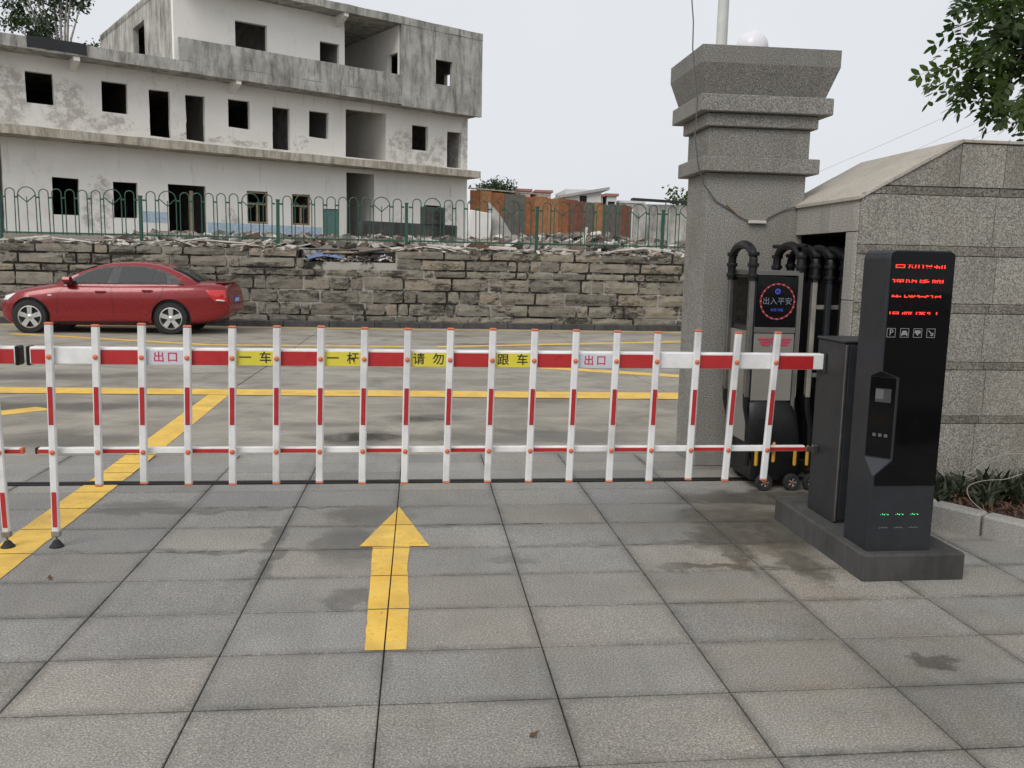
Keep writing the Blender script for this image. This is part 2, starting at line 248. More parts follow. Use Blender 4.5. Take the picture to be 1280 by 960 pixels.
# ---------------------------------------------------------------- object helpers
def tag(o, label=None, cat=None, group=None, kind=None):
    if label: o['label'] = label
    if cat: o['category'] = cat
    if group: o['group'] = group
    if kind: o['kind'] = kind
    return o
def link(name, data, parent=None, mat=None):
    o = bpy.data.objects.new(name, data); COL.objects.link(o)
    if parent: o.parent = parent
    if mat and data and not data.materials: data.materials.append(mat)
    return o
def empty(name, loc=(0, 0, 0), rz=0):
    o = bpy.data.objects.new(name, None); COL.objects.link(o); o.location = loc; o.rotation_euler = (0, 0, rz); o.empty_display_size = .1; return o
class MB:
    def __init__(s): s.v = []; s.f = []
    def add(s, vs, fs):
        b = len(s.v); s.v += [tuple(p) for p in vs]; s.f += [tuple(i + b for i in f) for f in fs]; return s
    def box(s, x0, x1, y0, y1, z0, z1):
        return s.add([(x0, y0, z0), (x1, y0, z0), (x1, y1, z0), (x0, y1, z0), (x0, y0, z1), (x1, y0, z1), (x1, y1, z1), (x0, y1, z1)],
                     [(3, 2, 1, 0), (4, 5, 6, 7), (0, 1, 5, 4), (1, 2, 6, 5), (2, 3, 7, 6), (3, 0, 4, 7)])
    def bbox(s, x0, x1, y0, y1, z0, z1, b=.003):
        # box with every edge chamfered
        X = (x0, x1); Y = (y0, y1); Z = (z0, z1); vs = []; ix = {}
        for i in (0, 1):
            for j in (0, 1):
                for k in (0, 1):
                    sx = b if i == 0 else -b; sy = b if j == 0 else -b; sz = b if k == 0 else -b
                    for a, p in enumerate([(X[i], Y[j] + sy, Z[k] + sz), (X[i] + sx, Y[j], Z[k] + sz), (X[i] + sx, Y[j] + sy, Z[k])]):
                        ix[(i, j, k, a)] = len(vs); vs.append(p)
        fs = []
        for i in (0, 1): fs.append([ix[(i, 0, 0, 0)], ix[(i, 1, 0, 0)], ix[(i, 1, 1, 0)], ix[(i, 0, 1, 0)]])
        for j in (0, 1): fs.append([ix[(0, j, 0, 1)], ix[(1, j, 0, 1)], ix[(1, j, 1, 1)], ix[(0, j, 1, 1)]])
        for k in (0, 1): fs.append([ix[(0, 0, k, 2)], ix[(1, 0, k, 2)], ix[(1, 1, k, 2)], ix[(0, 1, k, 2)]])
        for j in (0, 1):
            for k in (0, 1): fs.append([ix[(0, j, k, 1)], ix[(1, j, k, 1)], ix[(1, j, k, 2)], ix[(0, j, k, 2)]])
        for i in (0, 1):
            for k in (0, 1): fs.append([ix[(i, 0, k, 0)], ix[(i, 1, k, 0)], ix[(i, 1, k, 2)], ix[(i, 0, k, 2)]])
            for j in (0, 1): fs.append([ix[(i, j, 0, 0)], ix[(i, j, 1, 0)], ix[(i, j, 1, 1)], ix[(i, j, 0, 1)]])
        for i in (0, 1):
            for j in (0, 1):
                for k in (0, 1): fs.append([ix[(i, j, k, 0)], ix[(i, j, k, 1)], ix[(i, j, k, 2)]])
        return s.add(vs, fs)
    def prism(s, poly, a, b, axis='z'):
        # poly: 2D list; extruded between a and b along axis. axis y: poly is (x,z); axis x: poly is (y,z)
        def P(p, t): return (p[0], p[1], t) if axis == 'z' else ((p[0], t, p[1]) if axis == 'y' else (t, p[0], p[1]))
        n = len(poly)
        return s.add([P(p, a) for p in poly] + [P(p, b) for p in poly], [tuple(range(n))[::-1], tuple(range(n, 2 * n))] + [(i, (i + 1) % n, n + (i + 1) % n, n + i) for i in range(n)])
    def loft(s, rings, cap=True, closed=True):
        n = len(rings[0]); b = len(s.v); s.v += [tuple(p) for r in rings for p in r]
        for k in range(len(rings) - 1):
            for i in range(n if closed else n - 1):
                j = (i + 1) % n; s.f.append((b + k * n + i, b + k * n + j, b + (k + 1) * n + j, b + (k + 1) * n + i))
        if cap: s.f.append(tuple(b + i for i in range(n))[::-1]); s.f.append(tuple(b + (len(rings) - 1) * n + i for i in range(n)))
        return s
    def tube(s, pts, r, n=6, cap=True):
        pts = [Vector(p) for p in pts]; rings = []; up = Vector((0, 0, 1)); prev = None
        for i, p in enumerate(pts):
            d = (pts[min(i + 1, len(pts) - 1)] - pts[max(i - 1, 0)]).normalized()
            a = prev if prev is not None else (up if abs(d.z) < .9 else Vector((1, 0, 0)))
            x = (a - d * a.dot(d)).normalized(); y = d.cross(x); prev = x
            rr = r[i] if isinstance(r, (list, tuple)) else r
            rings.append([p + x * rr * math.cos(2 * math.pi * k / n) + y * rr * math.sin(2 * math.pi * k / n) for k in range(n)])
        return s.loft(rings, cap)
    def lathe(s, prof, c=(0, 0, 0), axis='z', n=20, cap=True):
        rings = []; cap = cap and prof[0] != prof[-1]
        for r, t in prof:
            ring = []
            for k in range(n):
                a = 2 * math.pi * k / n; x, y = r * math.cos(a), r * math.sin(a)
                ring.append((c[0] + x, c[1] + y, c[2] + t) if axis == 'z' else ((c[0] + x, c[1] + t, c[2] + y) if axis == 'y' else (c[0] + t, c[1] + x, c[2] + y)))
            rings.append(ring)
        return s.loft(rings, cap)
    def mesh(s, name='mesh', smooth=False, normals=True):
        me = bpy.data.meshes.new(name); me.from_pydata(s.v, [], s.f)
        if normals:
            bm = bmesh.new(); bm.from_mesh(me); bmesh.ops.recalc_face_normals(bm, faces=bm.faces); bm.to_mesh(me); bm.free()
        if smooth:
            me.shade_smooth(); me.set_sharp_from_angle(angle=R(38))
        me.update(); return me
    def build(s, name, mat, parent=None, smooth=False, normals=True): return link(name, s.mesh(name, smooth, normals), parent, mat)
def BOX(name, mat, parent, x0, x1, y0, y1, z0, z1, b=0): return (MB().bbox(x0, x1, y0, y1, z0, z1, b) if b else MB().box(x0, x1, y0, y1, z0, z1)).build(name, mat, parent)
def text_mesh(body, size, extrude=.0015, offset=0.0, band=None):
    cu = bpy.data.curves.new('lettering', 'FONT'); cu.body = body; cu.size = size; cu.extrude = extrude; cu.offset = offset; cu.align_x = 'CENTER'; cu.align_y = 'CENTER'; cu.resolution_u = 3
    t = bpy.data.objects.new('lettering', cu); COL.objects.link(t)
    me = bpy.data.meshes.new_from_object(t.evaluated_get(bpy.context.evaluated_depsgraph_get()))
    bpy.data.objects.remove(t); bpy.data.curves.remove(cu)
    if band:
        bm = bmesh.new(); bm.from_mesh(me)
        for z, sgn in ((band[0], -1), (band[1], 1)):
            bmesh.ops.bisect_plane(bm, geom=bm.verts[:] + bm.edges[:] + bm.faces[:], plane_co=(0, z, 0), plane_no=(0, sgn, 0), clear_outer=True)
        bm.to_mesh(me); bm.free()
    return me
def clip_rect(poly, x0, x1, y0, y1):
    def cut(P, inside, inter):
        o = []
        for i in range(len(P)):
            a, b = P[i], P[(i + 1) % len(P)]
            if inside(a):
                o.append(a)
                if not inside(b): o.append(inter(a, b))
            elif inside(b): o.append(inter(a, b))
        return o
    def ix(c): return lambda a, b: (c, a[1] + (b[1] - a[1]) * (c - a[0]) / (b[0] - a[0]))
    def iy(c): return lambda a, b: (a[0] + (b[0] - a[0]) * (c - a[1]) / (b[1] - a[1]), c)
    for ins, it in ((lambda p: p[0] >= x0, ix(x0)), (lambda p: p[0] <= x1, ix(x1)), (lambda p: p[1] >= y0, iy(y0)), (lambda p: p[1] <= y1, iy(y1))):
        if not poly: return []
        poly = cut(poly, ins, it)
    return poly
def fastquads(name, verts, faces, mat, parent=None):
    me = bpy.data.meshes.new(name); me.from_pydata(verts, [], faces); me.update(); return link(name, me, parent, mat)

# ================================================================ GROUND
g = MB().add([(-900, -60, -.06), (900, -60, -.06), (900, 1200, -.06), (-900, 1200, -.06)], [(0, 1, 2, 3)]).build('ground', M['ground']); tag(g, 'bare ground far and wide', kind='structure')
pav = MB().box(-5.6, 5.6, -1.2, 6.5, -.055, -.011).build('pavement', M['joint']); tag(pav, 'grey granite slab paving in front of the gate', kind='structure')
XL = [-.127 + .6015 * k for k in range(-9, 10)]
YL = [3.095 + .3945 * k for k in range(-6, 7)]
GAP = .0035
CELLS = []
def tiles(ys, mesh_cache={}):
    for j in range(len(ys) - 1):
        y0, y1 = ys[j], ys[j + 1]
        for i in range(len(XL) - 1):
            x0, x1 = XL[i], XL[i + 1]
            key = round(y1 - y0, 3)
            if key not in mesh_cache:
                mesh_cache[key] = MB().bbox(-(x1 - x0) / 2 + .0026, (x1 - x0) / 2 - .0026, -(y1 - y0) / 2 + .0042, (y1 - y0) / 2 - .0042, -.03, 0, .0025).mesh('paving_slab')
            o = link('paving_slab', mesh_cache[key], pav, M['tile'])
            o.location = ((x0 + x1) / 2, (y0 + y1) / 2, -random.random() * .0015); o.rotation_euler = (random.uniform(-.002, .002), random.uniform(-.001, .001), random.uniform(-.002, .002))
            CELLS.append((x0 + .003, x1 - .003, y0 + .0046, y1 - .0046))
tiles(YL[:-1] + [5.43, 5.605])
tiles([5.70, 5.93, 6.20, 6.48])
# road of big concrete slabs
road = MB().box(-40, 40, 6.5, 19.45, -.055, -.014).build('road', M['joint']); tag(road, 'stained concrete roadway behind the barrier', kind='structure')
RX = [-37.1 + 5.0 * k for k in range(0, 16)]; RY = [6.49, 9.25, 14.2, 19.42]
for j in range(3):
    for i in range(15):
        MB().bbox(RX[i] + .006, RX[i + 1] - .006, RY[j] + .006, RY[j + 1] - .006, -.05, 0, .004).build('concrete_slab', M['road'], road)
# yellow paint, broken at the joints as the paint is
ROWS = sorted({(-10, 10, c[2], c[3]) for c in CELLS})
def paint(name, polys, label, cat, z=.003, clip=True, group=None, cells=None):
    mb = MB(); rq = random.Random(len(label))
    for P in polys:
        Q = []
        for i in range(len(P)):
            a_, b_ = P[i], P[(i + 1) % len(P)]; L_ = math.dist(a_, b_); m_ = max(1, int(L_ / .05)) if L_ < 6 else 1
            for q in range(m_): Q.append((a_[0] + (b_[0] - a_[0]) * q / m_ + (rq.gauss(0, .0012) if q else 0), a_[1] + (b_[1] - a_[1]) * q / m_ + (rq.gauss(0, .0012) if q else 0)))
        P = Q
        if clip:
            for c in (cells or CELLS):
                q = clip_rect(P, *c)
                if len(q) > 2: mb.add([(x, y, z) for x, y in q], [tuple(range(len(q)))])
        far = clip_rect(P, -60, 60, 6.5, 40) if clip else P
        if len(far) > 2: mb.add([(x, y, z) for x, y in far], [tuple(range(len(far)))])
    o = mb.build(name, M['yellow'], None, normals=False)
    bm = bmesh.new(); bm.from_mesh(o.data)
    for f in bm.faces:
        f.normal_update()
        if f.normal.z < 0: f.normal_flip()
    bm.to_mesh(o.data); bm.free()
    return tag(o, label, cat, group)
paint('painted_arrow', [[(-.200, 3.10), (-.045, 3.10), (-.040, 3.55), (-.052, 4.0), (-.046, 4.30), (-.235, 4.30), (-.222, 3.9)], [(-.302, 4.31), (.056, 4.30), (-.115, 5.03)]], 'yellow arrow painted on the grey paving pointing at the barrier', 'arrow marking')
G_L = 'yellow lines painted on the roadway'
paint('painted_line', [[(-2.02, 1.0), (-1.80, 1.0), (-1.93, 6.0), (-2.05, 9.66), (-2.27, 9.66), (-2.14, 6.0)]], 'long yellow lane line running under the barrier past its rubber foot', 'line marking', cells=ROWS)
paint('painted_line', [[(-9, 9.62), (-2.0, 9.40), (3.2, 9.18), (9, 9.0), (9, 9.5), (3.2, 9.68), (-2.0, 9.82), (-9, 10.06)]], 'wide yellow line across the roadway meeting the long lane line', 'line marking', .007, False)
paint('painted_line', [[(-6.5, 5.85), (-6.25, 5.75), (-3.45, 8.47), (-3.68, 8.62)]], 'short slanting yellow line at the left picture edge', 'line marking', .003, False)
paint('painted_line', [[(1.6, 12.05), (5.2, 10.2), (5.3, 10.5), (1.75, 12.3)]], 'slanting yellow line behind the right end of the barrier', 'line marking', .003, False)
paint('painted_line', [[(0.3, 14.95), (7.5, 17.2), (7.5, 17.5), (0.3, 15.2)]], 'far yellow line rising towards the granite pillar', 'line marking', .003, False)
paint('painted_line', [[(-7.6, 16.75), (-3.6, 14.95), (-.2, 14.95), (-.2, 15.15), (-3.55, 15.15), (-7.5, 16.95)]], 'yellow bay line in front of the red car', 'line marking', .003, False)
paint('painted_line', [[(-25, 18.95), (25, 18.95), (25, 19.1), (-25, 19.1)]], 'thin yellow line along the far kerb', 'line marking', .003, False)
# gate track
t = MB().box(-5.5, 5.2, 5.615, 5.69, -.02, .004).add([(-5.5, 5.64, .0085), (5.2, 5.64, .0085), (5.2, 5.657, .0085), (-5.5, 5.657, .0085)], [(0, 1, 2, 3)]).build('gate_track', plain('rusty_track', (.018, .014, .012), .7, .1, var=.4)); tag(t, 'dark steel gate rail set across the paving under the barrier', 'rail')
for x, y, a, s, lab in ((.10+.26, 2.47, .6, .022, 'small brown dead leaf on the nearest slabs'), (-1.66, 3.93, 2, .026, 'curled dead leaf on the paving beside the lane line')):
    d = MB().add([(-s, 0, .004), (-.3 * s, .45 * s, .008), (s, 0, .012), (-.2 * s, -.45 * s, .006), (0, 0, .002)], [(0, 4, 1), (1, 4, 2), (2, 4, 3), (3, 4, 0)]).build('dead_leaf', M['dleaf']); d.location = (x, y, .001); d.rotation_euler = (.1, 0, a); tag(d, lab, 'leaf')

# ================================================================ RETAINING WALL
YW = 19.76
kerb = empty('kerb', (0, 19.42, 0)); tag(kerb, 'low grey kerb running below the old stone wall', 'kerb')
for i in range(34):
    x = -17 + i
    BOX('kerb_stone', M['plinth'], kerb, x + .006, x + .994, 0, .14, -.05, .13, .012)
gut = MB().box(-17, 17, 19.561, 19.74, -.05, .02).build('gutter', M['soil']); tag(gut, 'dark earth strip between kerb and stone wall', kind='structure')
rw = empty('retaining_wall', (0, YW, 0)); tag(rw, 'old retaining wall of rough stained stone blocks behind the red car', 'wall')
BOX('mortar_core', M['mortar'], rw, -17, 9.5, .035, .55, -.05, 1.44)
BOX('mortar_core', M['mortar'], rw, -17, -2.72, .035, .55, 1.44, 1.70); BOX('mortar_core', M['mortar'], rw, -.55, 9.5, .035, .55, 1.44, 1.70)
BOX('mortar_core', M['mortar'], rw, -2.72, -.55, .30, .55, 1.44, 1.70)
hs_ = [.21, .28, .29, .30, .17, .24, .20]; z = .04; rs = random.Random(11)
def stone(x0, x1, z0, z1):
    d = rs.uniform(.0, .022); j = lambda a: rs.uniform(-a, a)
    xm = [x0, x0 + (x1 - x0) * .3, x0 + (x1 - x0) * .7, x1]; zm = [z0, (z0 + z1) / 2, z1]
    vs = []; fs = []
    for k, zz in enumerate(zm):
        for i, xx in enumerate(xm):
            e = (i in (0, 3)) or (k in (0, 2))
            cn = (i in (0, 3)) and (k in (0, 2)); vs.append((xx + j(.012) + ((.009 if i == 0 else -.009) if cn else 0), -d + (.016 + j(.006) if e else j(.014)), zz + j(.008) + ((.006 if k == 0 else -.006) if cn else 0)))
    for k in range(2):
        for i in range(3): a = k * 4 + i; fs.append((a, a + 1, a + 5, a + 4))
    b = len(vs); bd = [0, 1, 2, 3, 7, 11, 10, 9, 8, 4]
    vs += [(vs[q][0], .06, vs[q][2]) for q in bd]
    for q in range(10): fs.append((bd[q], b + q, b + (q + 1) % 10, bd[(q + 1) % 10]))
    MB().add(vs, fs).build('stone_block', M['stone'], rw)
for ci, h in enumerate(hs_):
    x = -12.2 + rs.random() * .5
    while x < 8.2:
        wd = rs.choice([.22, .28, .45, .6, .75, .85, 1.0, 1.15]) * rs.uniform(.9, 1.1)
        if ci >= 5 and x < -2.72 < x + wd: wd = max(.2, -2.72 - x)
        if ci >= 5 and -2.73 < x < -.55: x = -.54; continue
        if True:
            stone(x + .022, x + wd - .018, z + .021, z + h - .019)
        x += wd
    z += h
# yard behind the wall
yd = []; yf = []
ys = [20.1, 22, 25, 28, 31, 36, 42, 50, 70, 120, 400]; zs = [1.72, 1.80, 1.95, 2.08, 2.2, 2.3, 2.5, 2.6, 2.6, 2.6, 2.6]
xs = [-200] + [-30 + 2 * i for i in range(36)] + [200]
for y, zz in zip(ys, zs):
    for x in xs: yd.append((x, y, zz + (.06 * mnoise.noise((x * .7, y * .7, 0)) if 20.5 < y < 50 else 0)))
for j in range(len(ys) - 1):
    for i in range(len(xs) - 1): a = j * len(xs) + i; yf.append((a, a + 1, a + 1 + len(xs), a + len(xs)))
yo = fastquads('yard_ground', yd, yf, M['ground']); tag(yo, 'rubble strewn yard above the retaining wall', kind='structure')
# rubble scattered on wall top and yard
rs = random.Random(5)
def chunk(mb, c, s, flat=.5, rot=None):
    q = Matrix.Rotation(rs.uniform(0, 6.28), 3, 'Z') @ Matrix.Rotation(rs.uniform(-.5, .5), 3, 'X') @ Matrix.Rotation(rs.uniform(-.4, .4), 3, 'Y')
    sx, sy, sz = s; vs = []
    for dx in (-1, 1):
        for dy in (-1, 1):
            for dz in (-1, 1): vs.append(Vector(c) + q @ Vector((dx * sx * rs.uniform(.6, 1), dy * sy * rs.uniform(.6, 1), dz * sz * rs.uniform(.6, 1))))
    mb.add(vs, [(0, 1, 3, 2), (4, 6, 7, 5), (0, 4, 5, 1), (2, 3, 7, 6), (0, 2, 6, 4), (1, 5, 7, 3)])
def zyard(y):
    for k in range(len(ys) - 1):
        if ys[k] <= y <= ys[k + 1]: return zs[k] + (zs[k + 1] - zs[k]) * (y - ys[k]) / (ys[k + 1] - ys[k])
    return zs[0]
mb = MB(); mp = MB()
for _ in range(900):
    x = rs.uniform(-12, 9); y = 19.85 + rs.random() * .6; s = rs.uniform(.03, .13)
    if -2.7 < x < -.6: continue
    if rs.random() < .32: chunk(mp, (x, y, 1.72 + rs.random() * .09), (rs.uniform(.15, .45), rs.uniform(.02, .07), rs.uniform(.006, .014)))
    else: chunk(mb, (x, y, 1.70 + rs.random() * .05), (s * rs.uniform(.6, 1.6), s * .7, s * rs.uniform(.12, .45)))
for _ in range(900):
    y = rs.uniform(20.5, 40); x = rs.uniform(-.3, .36) * y + rs.uniform(-1, 1); s = rs.uniform(.04, .2)
    chunk(mb, (x, y, zyard(y) + .02 + rs.random() * .1), (s * rs.uniform(.8, 2), s, s * rs.uniform(.2, .7)))
for _ in range(800):   # heap of broken brick by the board fence
    x = rs.gauss(6.2, 2.6); y = rs.uniform(30, 42); s = rs.uniform(.05, .18); hh = max(0, 1.0 - abs(x - 6.2) / 5)
    chunk(mb, (x, y, zyard(y) + rs.random() * hh * .45), (s * rs.uniform(.8, 1.8), s, s * rs.uniform(.3, .8)))
ro = mb.build('rubble', M['rubble'], normals=True); tag(ro, 'broken brick, render and timber rubble on the wall top and yard', 'rubble', kind='stuff')
tag(mp.build('timber_scraps', M['board']), 'pale splintered boards and laths strewn along the wall top', 'scraps', kind='stuff')
boards = [(-8.6, 19.95, 1.82, 1.1, .12, .03, .06, -.1), (-7.6, 20.0, 1.8, .9, .1, .03, -.1, .1), (-5.2, 19.95, 1.84, 1.0, .09, .03, .15, -.14), (-4.3, 20.0, 1.83, .9, .2, .03, .02, .06), (1.9, 19.95, 1.83, .62, .22, .05, .05, .03), (.55, 20.0, 1.84, .8, .08, .03, -.2, .1), (3.4, 20.05, 1.82, .7, .1, .03, .3, .05), (4.9, 19.95, 1.86, .7, .25, .04, .1, -.1), (5.5, 20.1, 1.9, .8, .3, .05, -.2, .12), (4.2, 22, 2.2, .06, .06, .5, 0, .2), (4.05, 22.1, 2.1, .4, .1, .03, .2, -.5)]
blab = ['leftmost pale board lying on the wall top above the car nose', 'pale board lying on the wall top above the car windscreen', 'pale tilted plank on the wall top above the car boot', 'broad pale sheet on the wall top right of the second fence post', 'white slab with dark edge lying under the brown board fence', 'thin plank on the wall top beside the building corner', 'short plank on wall top right of the fourth fence post', 'pale broken sheet on the wall top left of the last fence post', 'pale crumpled sheet on the wall top near the granite pillar', 'upright white shard standing in the rubble', 'white shard lying against the upright one']
for (x, y, zz, l, d, h, rz, ry), lb in zip(boards, blab):
    o = MB().bbox(-l / 2, l / 2, -d / 2, d / 2, -h / 2, h / 2, .005).build('discarded_board', M['board']); o.location = (x, y, zz); o.rotation_euler = (random.uniform(-.2, .2), ry, rz); tag(o, lb, 'board', 'boards dumped on the wall top')
# dumped heap in the broken gap of the wall
for k in range(9):
    o = MB().bbox(-.5, .5, -.04, .04, -.018, .018, .004).build('dumped_lath', M['wood' if k % 2 else 'darktrim']); o.location = (-2.3 + k * .19, 19.86 + (k % 3) * .06, 1.50 + .03 * (k % 4) + .02 * k); o.rotation_euler = (.2 * (k % 3 - 1), -.22 + .07 * (k % 5), .15 * (k % 4 - 1.5)); o.scale = (.6 + .1 * (k % 5), 1, 1)
    tag(o, ('dark' if k % 2 == 0 else 'brown') + ' timber lath, %s from the left in the broken wall gap' % ('first second third fourth fifth sixth seventh eighth ninth'.split()[k]), 'lath', 'laths dumped in the broken wall gap')
def crumple(name, mat, loc, sx, sy, sz, seed, label, cat):
    r2 = random.Random(seed); vs = []; fs = []; nx, ny = 12, 7
    for j in range(ny):
        for i in range(nx):
            u, v = i / (nx - 1) * 2 - 1, j / (ny - 1) * 2 - 1
            vs.append((u * sx + r2.uniform(-.03, .03), v * sy + r2.uniform(-.02, .02), sz * max(0, 1 - (u * u + v * v) * .6) * r2.uniform(.5, 1.1)))
    for j in range(ny - 1):
        for i in range(nx - 1): a = j * nx + i; fs.append((a, a + 1, a + nx + 1, a + nx))
    o = MB().add(vs, fs).build(name, mat, None, True); o.location = loc
    sm = o.modifiers.new('thickness', 'SOLIDIFY'); sm.thickness = .006
    tag(o, label, cat)
crumple('tarpaulin', M['tarp'], (-2.1, 19.9, 1.50), .42, .16, .17, 3, 'crumpled blue tarpaulin in the broken gap of the stone wall', 'tarpaulin')
crumple('plastic_sheet', M['cloth'], (-.78, 19.9, 1.48), .14, .12, .16, 4, 'crumpled white plastic sheet right of the blue tarpaulin', 'sheet')
mb = MB(); rs = random.Random(9)
for _ in range(130): chunk(mb, (rs.uniform(-2.6, -.6), rs.uniform(19.8, 20.05), 1.46 + rs.random() * .12), (rs.uniform(.03, .14), .04, .02))
tag(mb.build('rubble', M['rubble']), 'small scraps heaped in the broken gap of the stone wall', 'rubble', kind='stuff')
for k in range(2):
    o = MB().tube([(-1.35 + k * .1, 19.72, 1.46), (-1.3 + k * .1, 19.70, 1.3), (-1.22 + k * .12, 19.71, 1.12)], .006, 4).build('hanging_wire', M['wire']); tag(o, ('left' if k == 0 else 'right') + ' of two pale wires dangling from the heap down the stone wall', 'wire')

# ================================================================ GREEN FENCE
fen = empty('iron_fence', (0, 20.02, 1.70)); tag(fen, 'green hooped iron fence on top of the stone wall', 'fence')
def hoop(wd, h0, h1, heart=False):
    r = wd / 2; mb = MB(); P = [(-r, 0, h0)] + [(-r * math.cos(a), 0, h1 - r + r * math.sin(a)) for a in [math.pi * k / 10 for k in range(11)]] + [(r, 0, h0)]
    mb.tube(P, .012, 5)
    if heart:
        mb.tube([(0, 0, h0), (0, 0, h1 - r - .12), (0, 0, h1 - r - .02)], .0095, 5)
        for s in (-1, 1): mb.tube([(0, 0, h1 - r - .14), (s * r * .5, 0, h1 - r - .06), (s * r, 0, h1 - r + .02)], .012, 5)
    return mb.mesh('hoop', True)
HN, HW = hoop(.19, .21, 1.19), hoop(.37, .21, 1.22, True)
PX = [-14.9, -12.0, -9.07, -6.13, -3.18, -.31, 2.68, 5.67, 8.6]
postm = MB().bbox(-.035, .035, -.035, .035, 0, 1.08, .006).bbox(-.045, .045, -.045, .045, 1.08, 1.10, .004).mesh('post')
for px in PX: o = link('post', postm, fen, M['green']); o.location = (px, 0, 0); o.rotation_euler = (0, random.uniform(-.012, .012), 0)
for k in range(len(PX) - 1):
    a, b = PX[k] + .05, PX[k + 1] - .05
    o = BOX('rail', M['green'], fen, a, b, -.018, .018, .23, .265, .004)
    seq = 'NWNNNNNWN'; tot = 7 * .19 + 2 * .37; gap = (b - a - tot) / 10; x = a + gap; px = a
    for c in seq:
        wd = .19 if c == 'N' else .37
        BOX('rail', M['green'], fen, px, x, -.016, .016, .985, 1.02, .003)
        o = link('hoop', HN if c == 'N' else HW, fen, M['green']); o.location = (x + wd / 2, 0, random.uniform(-.008, .008)); o.rotation_euler = (0, random.uniform(-.012, .012), 0)
        px = x + wd; x += wd + gap
    BOX('rail', M['green'], fen, px, b, -.016, .016, .985, 1.02, .003)

# ================================================================ DERELICT BUILDING
def holed(u0, u1, z0, z1, holes, y0, t, swap=False):
    us = sorted({u0, u1, *[min(max(h[i], u0), u1) for h in holes for i in (0, 1)]}); zs_ = sorted({z0, z1, *[min(max(h[i], z0), z1) for h in holes for i in (2, 3)]})
    nu, nz_ = len(us) - 1, len(zs_) - 1
    def solid(i, j):
        if i < 0 or j < 0 or i >= nu or j >= nz_: return False
        cu, cz = (us[i] + us[i + 1]) / 2, (zs_[j] + zs_[j + 1]) / 2
        return not any(h[0] < cu < h[1] and h[2] < cz < h[3] for h in holes)
    mb = MB()
    def q(*pts): mb.add([(p[1], p[0], p[2]) if swap else p for p in pts], [(0, 1, 2, 3)])
    for i in range(nu):
        for j in range(nz_):
            if not solid(i, j): continue
            a, b, c, d = us[i], us[i + 1], zs_[j], zs_[j + 1]
            q((a, y0, c), (b, y0, c), (b, y0, d), (a, y0, d)); q((a, y0 + t, c), (a, y0 + t, d), (b, y0 + t, d), (b, y0 + t, c))
            if not solid(i - 1, j): q((a, y0, c), (a, y0, d), (a, y0 + t, d), (a, y0 + t, c))
            if not solid(i + 1, j): q((b, y0, c), (b, y0 + t, c), (b, y0 + t, d), (b, y0, d))
            if not solid(i, j - 1): q((a, y0, c), (a, y0 + t, c), (b, y0 + t, c), (b, y0, c))
            if not solid(i, j + 1): q((a, y0, d), (b, y0, d), (b, y0 + t, d), (a, y0 + t, d))
    me = mb.mesh('wall', normals=False)
    bm = bmesh.new(); bm.from_mesh(me); bmesh.ops.remove_doubles(bm, verts=bm.verts, dist=.0005); bmesh.ops.recalc_face_normals(bm, faces=bm.faces); bm.to_mesh(me); bm.free()
    for v_ in me.vertices:
        a_, z_ = (v_.co.y, v_.co.z) if swap else (v_.co.x, v_.co.z)
        if u0 + .01 < a_ < u1 - .01 and z0 + .01 < z_ < z1 - .01:
            v_.co.z += .035 * mnoise.noise((a_ * 3.1, z_ * 3.7, u0)); q_ = .03 * mnoise.noise((a_ * 2.7, z_ * 4.1, u0 + 9))
            if swap: v_.co.y += q_
            else: v_.co.x += q_
    return me
bld = empty('derelict_building', (3.077, 45, 0), R(31.37)); tag(bld, 'gutted three storey white building with empty window openings', 'building')
P_, C_, L_, IN = M['plaster'], M['conc'], M['concl'], M['inside']
UL, UR, D = -27.0, -.16, 13.0
w1 = link('wall', holed(UL, UR, 2.0, 5.84, [(-25.6, -21.25, 2.0, 5.5), (-19.59, -18.64, 3.06, 4.48), (-17.39, -16.47, 3.04, 4.45), (-15.25, -13.69, 2.35, 4.51), (-11.9, -10.94, 3.06, 4.46), (-9.8, -8.92, 3.08, 4.47), (-8.27, -7.47, 2.2, 3.88), (-7.07, -5.59, 2.5, 5.65), (-2.68, -1.81, 2.9, 4.38)], 1.0, .24), bld, P_)
w2 = link('wall', holed(UL, UR, 6.18, 8.92, [(-22.6, -21.75, 6.4, 8.3), (-24.6, -23.6, 7.16, 8.32), (-20.31, -19.37, 7.16, 8.32), (-17.67, -16.71, 7.15, 8.32), (-15.88, -15.06, 6.4, 8.25), (-14.43, -13.64, 6.39, 8.22), (-12.64, -11.69, 7.1, 8.29), (-10.67, -9.85, 6.38, 8.2), (-8.93, -7.96, 7.07, 8.24), (-7.09, -4.95, 6.36, 8.55), (-3.49, -2.56, 7.03, 8.21), (-1.42, -.56, 6.33, 8.13)], 1.0, .24), bld, P_)
w3 = link('wall', holed(-14.82, -7.12, 9.30, 12.6, [(-12.25, -10.83, 10.35, 11.57), (-8.35, -7.4, 10.3, 11.37)], 1.0, .24), bld, P_)
